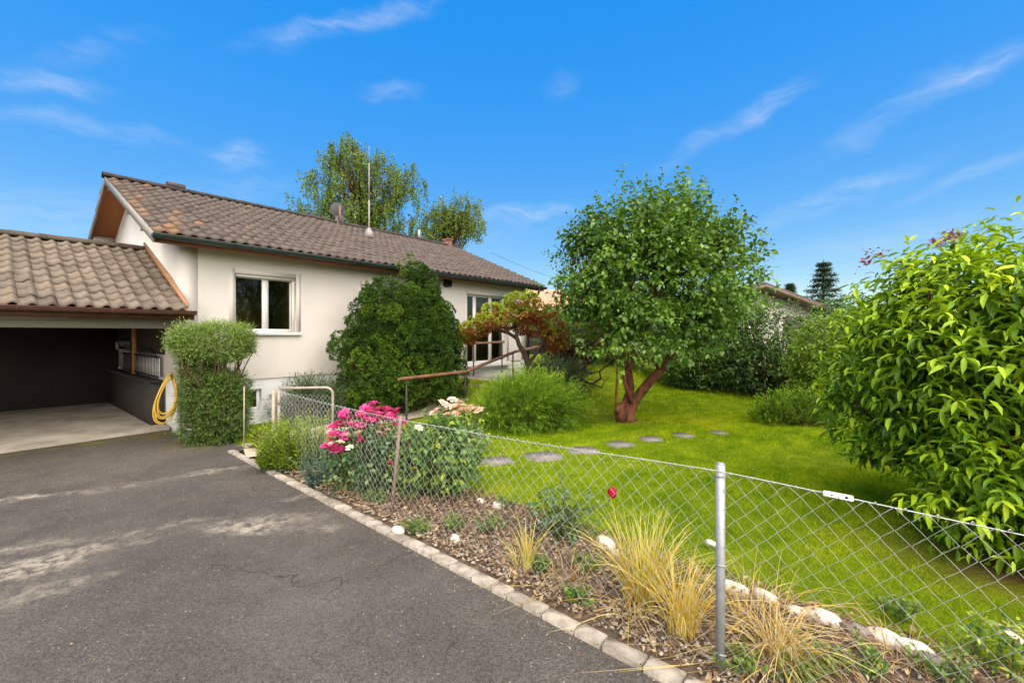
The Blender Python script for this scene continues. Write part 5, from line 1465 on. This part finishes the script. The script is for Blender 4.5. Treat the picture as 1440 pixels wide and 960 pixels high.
bl += [(478, 624, -.32, .06, 'cream', 'cream_bloom'), (492, 631, -.32, .055, 'cream', 'cream_bloom'), (488, 613, -.25, .05, 'blush', 'blush_bloom'), (505, 610, -.26, .055, 'blush', 'blush_bloom'), (536, 602, -.22, .05, 'palepink', 'pink_bloom'), (545, 606, -.22, .045, 'palepink', 'pink_bloom'), (533, 609, -.24, .04, 'palepink', 'pink_bloom'), (541, 611, -.26, .03, 'palepink', 'pink_bloom'), (466, 625, -.32, .045, 'cream', 'cream_bloom'), (560, 610, -.2, .04, 'blush', 'blush_bloom')]
rb1 = np.array([-1.52, 4.78, .02])
rose_bush('rose_bush', 'dense rose bush of magenta and cream blooms behind the leaning post', rb1, (.42, .30), .70, 520, F['rose'], r, bl, .062, .05)
bl = [(u + rs.uniform(-2, 2), v + rs.uniform(-2, 2), dy, rs.uniform(.08, .11), 'blush', 'blush_bloom') for (u, v, dy) in
      [(622, 570, 0), (635, 566, .05), (630, 578, 0), (645, 578, 0), (640, 570, .08), (652, 574, 0), (662, 579, 0), (655, 582, -.05), (672, 580, 0), (617, 578, 0), (626, 584, 0), (680, 578, .05), (648, 568, .08), (640, 584, -.05), (628, 572, 0), (638, 574, -.05), (650, 580, -.08), (660, 573, .05), (668, 576, 0), (632, 584, -.05), (620, 586, 0), (644, 572, 0), (656, 577, -.1), (612, 582, .05)]]
rb2 = np.array([-.78, 6.3, .01])
rose_bush('rose_bush', 'rose bush crowned by one mass of blush pink blooms by the path', rb2, (.34, .32), .66, 240, F['rose2'], r, bl, .06, .045, tc=.6)
bl = [(588, 603, -.3, .055, 'cream', 'cream_bloom'), (580, 632, -.15, .03, 'crimson', 'red_bud'), (573, 626, -.15, .02, 'crimson', 'red_bud'), (548, 651, -.3, .03, 'crimson', 'red_bud'), (576, 622, -.1, .03, 'yellow', 'yellow_bloom'), (620, 624, 0, .02, 'cream', 'cream_bloom'), (612, 640, -.1, .018, 'cream', 'cream_bloom'), (655, 684, -.1, .02, 'yellow', 'yellow_bloom'), (582, 660, -.3, .045, 'yellow', 'yellow_bloom'), (655, 706, -.2, .018, 'cream', 'cream_bloom'), (608, 680, -.3, .02, 'cream', 'cream_bloom')]
rb3 = np.array([-.76, 4.62, .02])
rose_bush('rose_bush', 'leafy green bush with a single cream bloom right of the leaning post', rb3, (.40, .36), .78, 430, F['rose2'], r, bl, .075, .052, tc=.4)
bud = np.array([.42, 3.62, .04])
o = rose_bush('rose_plant', 'sparse young rose stem carrying one crimson bud above dry leaves', bud, (.26, .16), .42, 70, F['rose'], r, [], .05, .04, tc=.35, nleaf=5)
c = pxy(861, 692, 3.5) - bud
b = MB(); b.tube([c + np.array([0, 0, z]) for z in (-.045, -.04, -.02, .0, .02, .036, .042)], [.006, .02, .034, .038, .034, .022, .008], 10); bloom(b, c + np.array([0, 0, -.01]), .052, random.Random(4), 3, 5, .42, .1); b.build('crimson_bud', M['crimson'], o)
b = MB(); b.tube([(0, 0, .0), (.08, -.02, .22), (c[0] * .9, c[1], c[2] - .1), tuple(c)], [.009, .008, .007, .006], 6); b.build('stem', M['bark_green'], o)
lily = px(1425, 925, .1); lily[2] = .03
o = thing('lily_plant', 'low green leafy plant with one cream flower by the right fence', 'plant', lily)
lb = LB(); P, g = ell_shell(120, (0, .0, .08), (.17, .16, .15), r, .2, 2, 0, .6, .01)
sprig_set(lb, P, nrm(g + r.normal(0, .4, P.shape)), r.uniform(.04, .1, len(P)), 5, .045, .024, T_LEAF4, np.clip(r.normal(.6, .2, len(P)), 0, 1), r, .2, .8, 9); lb.build('leaves', F['rose2'], o)
b = MB(); c = pxy(1424, 893, lily[1]) - lily; bloom(b, c, .085, random.Random(8), 2, 6, 1.25, .7); b.build('cream_bloom', M['cream'], o)
b = MB(); b.tube([(0, 0, 0), (c[0] * .6, c[1], c[2] * .5), tuple(c)], .005, 5); b.build('stem', M['bark_green'], o)

# golden rod in the corner, blue spurge, small weeds
def upright_clump(name, label, base, R, h, n, mat, r, cat='plant', LL=.07, LW=.016, group=None, lean=.2, nleaf=26):
    o = thing(name, label, cat, base, 0, group)
    lb = LB(); mb = MB()
    for i in range(n):
        a = r.random() * 6.28; q = math.sqrt(r.random())
        x, y = R[0] * q * math.cos(a), R[1] * q * math.sin(a)
        hh = h * r.uniform(.65, 1.08); tip = np.array([x + r.normal(0, lean * .5) * hh, y + r.normal(0, lean * .5) * hh, hh])
        b = np.array([x * .8, y * .8, -.01]); d = tip - b
        k = (np.arange(nleaf) + 3) / (nleaf + 3)
        P = b + d * k[:, None]
        an = np.arange(nleaf) * 2.4
        D = np.stack([np.cos(an), np.sin(an), np.full(nleaf, .55)], 1) + r.normal(0, .15, (nleaf, 3))
        s = (1.15 - .6 * k)
        lb.add(P, D, LL * s, LW * s, T_DIA, np.clip(.25 + .5 * k + r.normal(0, .14, nleaf), 0, 1), None, .4, i)
        mb.tube([b, b + d * .5, tip], [.004, .003, .0015], 4)
    lb.build('leaves', mat, o); mb.build('stems', M['bark_green'], o)
    return o
upright_clump('goldenrod_clump', 'tall yellow green goldenrod filling the fence corner by the gate', np.array([-2.72, 5.52, .02]), (.36, .26), .66, 150, F['goldenrod'], r, LL=.085, LW=.02)
upright_clump('goldenrod_clump', 'shorter bright green clump at the foot of the beige end post', np.array([-3.02, 5.5, .02]), (.16, .12), .42, 60, F['goldenrod'], r, LL=.08, LW=.02)
upright_clump('spurge_plant', 'low blue green spurge with bottlebrush stems inside the fence', np.array([-2.08, 4.98, .02]), (.27, .20), .34, 42, F['spurge'], r, LL=.055, LW=.018, lean=1.0, nleaf=34)
WG = 'small weeds along the bed edge'
EXTRA = [(640, 742, 1.1, 'bushy green weed under the leafy green bush'), (760, 800, .8, 'dark green seedling right of the stiff yellow fans'), (690, 745, 1.2, 'green rosette between white lump and stiff yellow fans'), (825, 800, 1.1, 'green weed tangled below the crimson bud stem'), (1035, 935, .9, 'green weed at the foot of the galvanised post'), (1330, 955, 1.3, 'green weed left of the cream lily'), (1225, 945, 1.0, 'yellowish weed below the bright white edging stones'), (1120, 955, .9, 'small weed in front of the sprawling straw grass'), (530, 705, 1.1, 'green weed by the kerb left of the leaning post'), (455, 660, 1.0, 'mossy green tuft by the kerb below the goldenrod'), (905, 800, .9, 'green weed between the lawn edge and golden grass')]
for (u, v, sc_, lab) in EXTRA + [(1165, 938, 1.0, 'green leafy weed at the front right of the bed'), (588, 745, 1.0, 'green leafy weed by the kerb under the leaning post'), (810, 842, .7, 'small weed by the kerb under the golden grass'), (712, 712, .9, 'green sprout beside the white stone left of the golden grass'), (1260, 860, .9, 'yellow green seedling on the lawn beyond the right fence')]:
    q = px(u, v, .05); q[2] = .03
    upright_clump('weed', lab, q, (.09 * sc_, .08 * sc_), .14 * sc_, 16, F['rose2'], r, LL=.05, LW=.022, lean=.8, nleaf=8, group=WG)

# ornamental grasses: arching ribbons
def ribbon_grass(name, label, base, h, n, mat, r, spread=.35, group=None, width=.008, tlo=0., thi=1., R=.05, flop=.0, cat='grass clump', sagmax=9, bias=(0, 0)):
    o = thing(name, label, cat, base, 0, group)
    V, Fq, T = [], [], []
    seg = 6; bcount = 0
    for i in range(n):
        a = r.random() * 6.28; q = R * math.sqrt(r.random())
        p0 = np.array([q * math.cos(a), q * math.sin(a), -.01])
        a2 = a + r.normal(0, .7); L = h * r.uniform(.55, 1.15); sp = spread * r.uniform(.2, 1.3); fl = flop * r.random()
        dirh = np.array([math.cos(a2) + bias[0], math.sin(a2) + bias[1]])
        sd = np.array([-dirh[1], dirh[0], 0]); sd = sd / max(1e-6, np.linalg.norm(sd)); sd = sd * math.cos(1.0) + np.array([0, 0, .3]) * r.normal(); sd /= max(1e-6, np.linalg.norm(sd))
        W = width * r.uniform(.5, 1.3)
        for k in range(seg + 1):
            t = k / seg
            hx = L * sp * t ** 1.8 * 1.2; hz = L * (t * math.sqrt(max(.05, 1 - (sp * .75) ** 2)) - (.55 * sp + fl) * t ** 3 * .8)
            c = p0 + np.array([dirh[0] * hx, dirh[1] * hx, max(.012 + .004 * r.random(), hz)])
            ww = W * (1 - t ** 2 * .9)
            V += [c - sd * ww / 2, c + sd * ww / 2]
        for k in range(seg): Fq.append((bcount + 2 * k, bcount + 2 * k + 1, bcount + 2 * k + 3, bcount + 2 * k + 2))
        T += [r.uniform(tlo, thi)] * seg; bcount += 2 * (seg + 1)
    Fq = np.array(Fq)
    np_mesh('blades', np.array(V), Fq.ravel(), np.full(len(Fq), 4), mat, o, np.array(T))
    return o
GG = 'ornamental grasses in the bed'
r = np.random.default_rng(111)
def gp(u, v): q = px(u, v, .04); q[2] = .035; return q
ribbon_grass('ornamental_grass', 'big golden grass tuft left of the galvanised post', gp(905, 845), .60, 250, F['gold'], r, .5, GG, .009, 0, 1, .11)
ribbon_grass('ornamental_grass', 'golden grass tuft with ochre heart close to the galvanised post', gp(960, 888), .52, 150, F['gold'], r, .55, GG, .009, 0, .7, .075)
ribbon_grass('ornamental_grass', 'two stiff yellow grass fans left of the crimson bud', gp(742, 802), .42, 46, F['gold'], r, .35, GG, .012, .2, 1, .03)
ribbon_grass('ornamental_grass', 'straw grass flopping towards the kerb beside the stiff yellow fans', gp(728, 796), .26, 40, F['straw'], r, 1.1, GG, .006, .2, 1, .03, .5, bias=(-.15, 0))
ribbon_grass('ornamental_grass', 'pale straw grass sprawling right of the galvanised post', gp(1095, 925), .50, 240, F['straw'], r, 1.15, GG, .005, 0, .8, .10, .7, bias=(0, -.1))
ribbon_grass('ornamental_grass', 'thin straw stems lying over the stones of the lawn edge', gp(1065, 880), .55, 120, F['straw'], r, 1.2, GG, .0035, .2, .8, .12, .8, bias=(.3, .1))
ribbon_grass('ornamental_grass', 'dry beige stalks below the spurge and the magenta roses', gp(486, 690), .40, 90, F['straw'], r, .7, GG, .007, 0, .75, .09, .3)
ribbon_grass('ornamental_grass', 'bleached straw tuft lying between the two golden tufts and kerb', gp(885, 862), .32, 80, F['straw'], r, 1.0, GG, .0055, 0, 1, .08, .6, bias=(-.1, 0))
ribbon_grass('ornamental_grass', 'wispy dead stems right of the white edging stones', gp(1270, 925), .4, 60, F['straw'], r, 1.2, GG, .0035, 0, .7, .12, .7)
ribbon_grass('ornamental_grass', 'dead beige stems tangled under the crimson bud', gp(800, 815), .3, 90, F['straw'], r, 1.25, GG, .004, 0, .7, .14, .7)

# ================================================================== stones
def rock(name, label, c, dims, mat, seed, group=None, rz=0., cat='stone'):
    r = np.random.default_rng(seed)
    bmv, f = [], []
    K, Lr = 12, 7
    for i in range(Lr + 1):
        th = math.pi * i / Lr
        for k in range(K):
            ph = 2 * math.pi * k / K
            bmv.append((math.sin(th) * math.cos(ph), math.sin(th) * math.sin(ph), math.cos(th)))
    V = np.array(bmv)
    nz = 1 + .16 * noise3(V + seed, 2.2, seed % 5) + .06 * noise3(V + seed, 5, (seed + 1) % 5)
    V = np.sign(V) * np.abs(V) ** .8 * nz[:, None] * np.array(dims)
    for i in range(Lr):
        for k in range(K): f.append((i * K + k, i * K + (k + 1) % K, (i + 1) * K + (k + 1) % K, (i + 1) * K + k)[::-1])
    f = np.array(f)
    o = np_mesh(name, V, f.ravel(), np.full(len(f), 4), mat, None, r.random(len(f)), True)
    o.location = tuple(float(x) for x in c); o.rotation_euler = (r.normal(0, .1), r.normal(0, .1), rz)
    return tag(o, label, cat, group)
EG = 'edging stones between bed and lawn'
ed = [(1032, 826, .075, 'pale edging stone just right of the galvanised post', 'w'), (1076, 838, .07, 'long slanted pale stone, second right of the galvanised post', 'w'), (1120, 858, .05, 'small pale edging stone half under the straw grass', 'w'), (1157, 868, .085, 'bright white edging stone left of the grey one', 'w'), (1205, 886, .07, 'flat grey edging stone between the white ones', 'g'), (1245, 897, .08, 'white edging stone right of the flat grey one', 'w'),
      (1284, 911, .075, 'last white edging stone towards the right corner', 'w'), (1312, 928, .06, 'grey brown stone beyond the last white edging stone', 'g'), (852, 764, .085, 'cream edging stone left of the big golden tuft', 'w'), (862, 776, .05, 'small white stone touching the cream one by the golden tuft', 'w'), (765, 735, .06, 'white stone of a pair left of the crimson bud', 'w'), (782, 739, .05, 'right hand white stone of the pair by the crimson bud', 'w'), (701, 711, .07, 'cream stone at the lawn edge above the stiff yellow fans', 'w'), (676, 704, .05, 'small white stone right of the leafy green bush', 'w'),
      (640, 757, .06, 'white lump near the kerb under the leafy green bush', 'w'), (560, 744, .055, 'pale stone against the foot of the leaning post', 'w'), (1000, 762, .04, 'small white stone in the grass behind the galvanised post', 'w')]
for i, (u, v, sz, lab, kd) in enumerate(ed):
    q = px(u, v, .05)
    rock('edging_stone', lab, (q[0], q[1], .045), (sz * 1.15, sz * .62, sz * .55), M['rock_white'] if kd == 'w' else M['rock_grey'], i + 3, EG, FENCE_ROT + random.Random(i).uniform(-.4, .4))
q = px(663, 622, .0); rock('boulder', 'rounded grey green boulder by the blush rose bush', (q[0] , q[1] , .1), (.19, .17, .2), pmat('lichen_rock', [(.13, .15, .11), (.24, .25, .19)], 9, 7, .95, .6, 30), 77)
SG = 'flat stepping stones across the lawn'
for i, (u, v, sx, sy, lab) in enumerate([(695, 649, .24, .19, 'nearest stepping stone beside the leafy green bush'), (763, 641, .27, .21, 'second stepping stone from the roses, largest'), (820, 633, .22, .2, 'third stepping stone from the roses'), (872, 626, .2, .17, 'stepping stone straight in front of the garden tree trunk'), (916, 619, .18, .17, 'stepping stone just right of the garden tree trunk'), (962, 613, .17, .16, 'second stepping stone right of the garden tree trunk'), (1010, 608, .15, .15, 'farthest stepping stone towards the low perennials')]):
    q = px(u, v); z = float(ground_z(q[0], q[1]))
    rr = random.Random(i + 40); mb = MB()
    pol = [(sx * (1 + rr.uniform(-.12, .12)) * sgx, sy * (1 + rr.uniform(-.12, .12)) * sgy) for sgx, sgy in ((-1, -.8), (-.3, -1.05), (.8, -1), (1.05, -.1), (.9, .9), (.1, 1.05), (-.85, .95), (-1.05, .1))]
    mb.prism(pol, 2, -.03, .012); o = mb.build('stepping_stone', M['flag']); o.location = (q[0], q[1], z); o.rotation_euler = (0, 0, rr.uniform(-.3, .3) + .2)
    tag(o, lab, 'stepping stone', SG)

# ================================================================== litter, gravel and turf: nobody could count them
r = np.random.default_rng(121)
n = 13000
s = r.uniform(-5.6, 3.0, n); m = r.uniform(-.12, .98, n)
P = P3 + s[:, None] * FU + m[:, None] * FM
z = bed_z(m) + r.uniform(.0, .035, n)
keep = P[:, 1] > .3
lb = LB()
D = r.normal(0, 1, (n, 3)); D[:, 2] *= .35
up = np.tile(np.array([0, 0, 1.0]), (n, 1))
sz = r.uniform(.015, .06, n)
lb.add(np.column_stack([P, z])[keep], D[keep], sz[keep], (sz * r.uniform(.25, .6, n))[keep], T_LEAF4, np.clip(r.normal(.45, .28, n), 0, 1)[keep], up[keep], .7, 2)
n = 4200
s = r.uniform(-5.6, 3, n); m = r.uniform(-.1, .9, n); P = P3 + s[:, None] * FU + m[:, None] * FM
a = r.uniform(0, 6.28, n); D = np.stack([np.cos(a), np.sin(a), r.normal(.1, .25, n)], 1)
keep = P[:, 1] > .3
lb.add(np.column_stack([P, bed_z(m) + r.uniform(.005, .05, n)])[keep], D[keep], r.uniform(.06, .18, n)[keep], .0035, T_TRI, r.uniform(.3, 1, n)[keep], None, .5, 5)
o = lb.build('leaf_litter', F['litter'], None); o['kind'] = 'stuff'
ico = np.array([(0, 0, 1), (.894, 0, .447), (.276, .851, .447), (-.724, .526, .447), (-.724, -.526, .447), (.276, -.851, .447), (.724, .526, -.447), (-.276, .851, -.447), (-.894, 0, -.447), (-.276, -.851, -.447), (.724, -.526, -.447), (0, 0, -1)])
icf = [(0, 1, 2), (0, 2, 3), (0, 3, 4), (0, 4, 5), (0, 5, 1), (1, 6, 2), (2, 7, 3), (3, 8, 4), (4, 9, 5), (5, 10, 1), (6, 7, 2), (7, 8, 3), (8, 9, 4), (9, 10, 5), (10, 6, 1), (6, 11, 7), (7, 11, 8), (8, 11, 9), (9, 11, 10), (10, 11, 6)]
def pebbles(name, P, size, tint, r, sq=.55):
    n = len(P)
    V = np.repeat(ico[None], n, 0) * (1 + r.normal(0, .14, (n, 12, 1)))
    a = r.uniform(0, 6.28, n)
    sx = size * r.uniform(.8, 1.5, n); sy = size * r.uniform(.6, 1.0, n); sz_ = size * sq * r.uniform(.7, 1.1, n)
    X_ = V[..., 0] * sx[:, None]; Y_ = V[..., 1] * sy[:, None]
    W_ = np.stack([X_ * np.cos(a)[:, None] - Y_ * np.sin(a)[:, None] + P[:, 0:1], X_ * np.sin(a)[:, None] + Y_ * np.cos(a)[:, None] + P[:, 1:2], V[..., 2] * sz_[:, None] + P[:, 2:3]], -1)
    f = np.array(icf).ravel(); flat = (np.arange(n)[:, None] * 12 + f[None]).ravel()
    return np_mesh(name, W_.reshape(-1, 3), flat, np.full(n * 20, 3), F['pebble'], None, np.repeat(tint, 20), True)
n = 3000
s = r.uniform(-5.6, 2.2, n); m = np.concatenate([r.uniform(-.095, .14, n * 2 // 3), r.uniform(-.1, .9, n - n * 2 // 3)])
P = P3 + s[:, None] * FU + (m - .07 * np.clip(-s / 6.5, 0, 1))[:, None] * FM
o = pebbles('gravel', np.column_stack([P, bed_z(m) + .006]), r.uniform(.006, .017, n), np.clip(r.normal(.5, .3, n), 0, 1), r); o['kind'] = 'stuff'
n = 500
s = r.uniform(-6, 1.5, n); m = -.22 - .04 * np.clip(-s / 6, 0, 1) - r.exponential(.12, n); P = P3 + s[:, None] * FU + m[:, None] * FM
k = 260; qq = np.column_stack([r.uniform(-5, .6, k), r.uniform(1.6, 6.5, k)]); qq = qq[((qq - P3) @ FM) < -.3]
P = np.concatenate([P, qq])
lb = LB(); n = len(P); sz = r.uniform(.008, .022, n); D = r.normal(0, 1, (n, 3)); D[:, 2] *= .1
lb.add(np.column_stack([P, np.full(n, .006)]), D, sz, sz * .45, T_LEAF4, r.uniform(.2, 1, n), np.tile(np.array([0, 0, 1.0]), (n, 1)), .2, 3)
o = lb.build('fallen_debris', F['litter'], None); o['kind'] = 'stuff'

# turf
def blades(name, n, xr, yr, seed, hmin, hmax, wd, mat):
    r = np.random.default_rng(seed)
    x = r.uniform(*xr, n); y = r.uniform(*yr, n)
    m = (x - P3[0]) * FM[0] + (y - P3[1]) * FM[1]; ss_ = (x - P3[0]) * FU[0] + (y - P3[1]) * FU[1]
    d = (x - C0[0]) * EN[0] + (y - C0[1]) * EN[1]; t = (x - C0[0]) * EU[0] + (y - C0[1]) * EU[1]
    lim = .93 + .10 * np.sin(ss_ * 2.1) + .05 * np.sin(ss_ * 5.3 + 1)
    ok = (m > lim - .06) & (d > .1) & (y > .6) & (np.abs(x) < 1.3 * y + .5)
    ok &= ~((t > -.5) & (t < 9.5) & (d < 1.95) & (d > .95) & (t > 2.2))
    ok &= ~((ss_ < -5.75) | ((t < 3.2) & (d > .9) & (d < 2.9) & (x < -2.4)))
    for (u, v, sx, sy) in [(695, 649, .22, .17), (763, 641, .25, .19), (820, 633, .2, .18), (872, 626, .18, .15), (916, 619, .16, .15), (962, 613, .15, .14), (1010, 608, .13, .13)]:
        q = px(u, v); ok &= (((x - q[0]) / sx) ** 2 + ((y - q[1]) / sy) ** 2) > 1
    bare = (((x - 1.55) / 1.0) ** 2 + ((y - 9.2) / .8) ** 2 < 1) | (((x - 2.3) / .55) ** 2 + ((y - 8.6) / .4) ** 2 < 1)
    ok &= ~(bare & (r.random(n) < .6))
    x, y = x[ok], y[ok]; n = len(x)
    z = ground_z(x, y)
    P = np.column_stack([x, y, z - .004])
    far = np.clip(y / 5, .6, 3)
    h = r.uniform(hmin, hmax, n) * np.clip(1 + .3 * noise3(P, 2.2, 3) + .55 * noise3(P, 15, 2), .25, 2) * np.clip(.85 + far * .08, .7, 1.2)
    D = np.column_stack([r.normal(0, .8, n), r.normal(0, .8, n), np.ones(n)])
    pat = .40 + .26 * noise3(P, 1.1, 2) + .24 * noise3(P, 4.7, 4) + .22 * noise3(P, 13, 0) + .12 * noise3(P, .35, 1)
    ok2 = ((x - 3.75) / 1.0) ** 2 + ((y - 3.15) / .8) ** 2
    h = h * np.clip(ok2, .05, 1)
    tint = np.clip(pat + r.normal(0, .24, n), 0, 1)
    V, f, tot, nf = leaves(P, D, h, wd * far, T_TRI, r.normal(0, 1, (n, 3)), .1, seed)
    o = np_mesh(name, V, f, tot, mat, None, tint)
    o['kind'] = 'stuff'
    return o
def turf(name, specs):
    Vs, Fs, Ts, tt, base = [], [], [], [], 0
    for sp in specs:
        o = blades(*sp); me = o.data
        v = np.empty(len(me.vertices) * 3, np.float32); me.vertices.foreach_get('co', v)
        t_ = np.empty(len(me.polygons), np.float32); me.attributes['tint'].data.foreach_get('value', t_)
        Vs.append(v.reshape(-1, 3)); Fs.append(np.arange(len(me.loops)) + base); tt.append(t_); base += len(me.loops)
        li = np.empty(len(me.loops), np.int32); me.loops.foreach_get('vertex_index', li); Fs[-1] = li + base - len(me.loops)
        bpy.data.objects.remove(o); bpy.data.meshes.remove(me)
    n = sum(len(t_) for t_ in tt)
    o = np_mesh(name, np.concatenate(Vs), np.concatenate(Fs), np.full(n, 3), F['grass'], None, np.concatenate(tt))
    o['kind'] = 'stuff'
    return o
turf('grass', [('g', 330000, (-1.5, 6.5), (.6, 5.6), 1, .022, .066, .0050, F['grass']), ('g', 260000, (-2.5, 9.5), (5.6, 9.5), 2, .025, .06, .0042, F['grass']), ('g', 190000, (-4.5, 12), (9.5, 16), 3, .03, .065, .0045, F['grass']), ('g', 26000, (-4.6, -2.2), (5.6, 9), 5, .03, .09, .004, F['grass'])])
r = np.random.default_rng(131)
n = 420
x = r.uniform(-1, 8, n); y = r.uniform(1.2, 11, n); m = (x - P3[0]) * FM[0] + (y - P3[1]) * FM[1]; dd_ = (x - C0[0]) * EN[0] + (y - C0[1]) * EN[1]
ok = (m > 1.0) & (dd_ > 2.2); x, y = x[ok], y[ok]; n = len(x)
lb = LB(); sz = r.uniform(.012, .034, n); D = r.normal(0, 1, (n, 3)); D[:, 2] *= .3
lb.add(np.column_stack([x, y, ground_z(x, y) + .035]), D, sz, sz * .6, T_LEAF4, r.uniform(.35, 1, n), np.tile(np.array([0, 0, 1.0]), (n, 1)), .5, 3)
o = lb.build('fallen_leaves', F['litter'], None); o['kind'] = 'stuff'
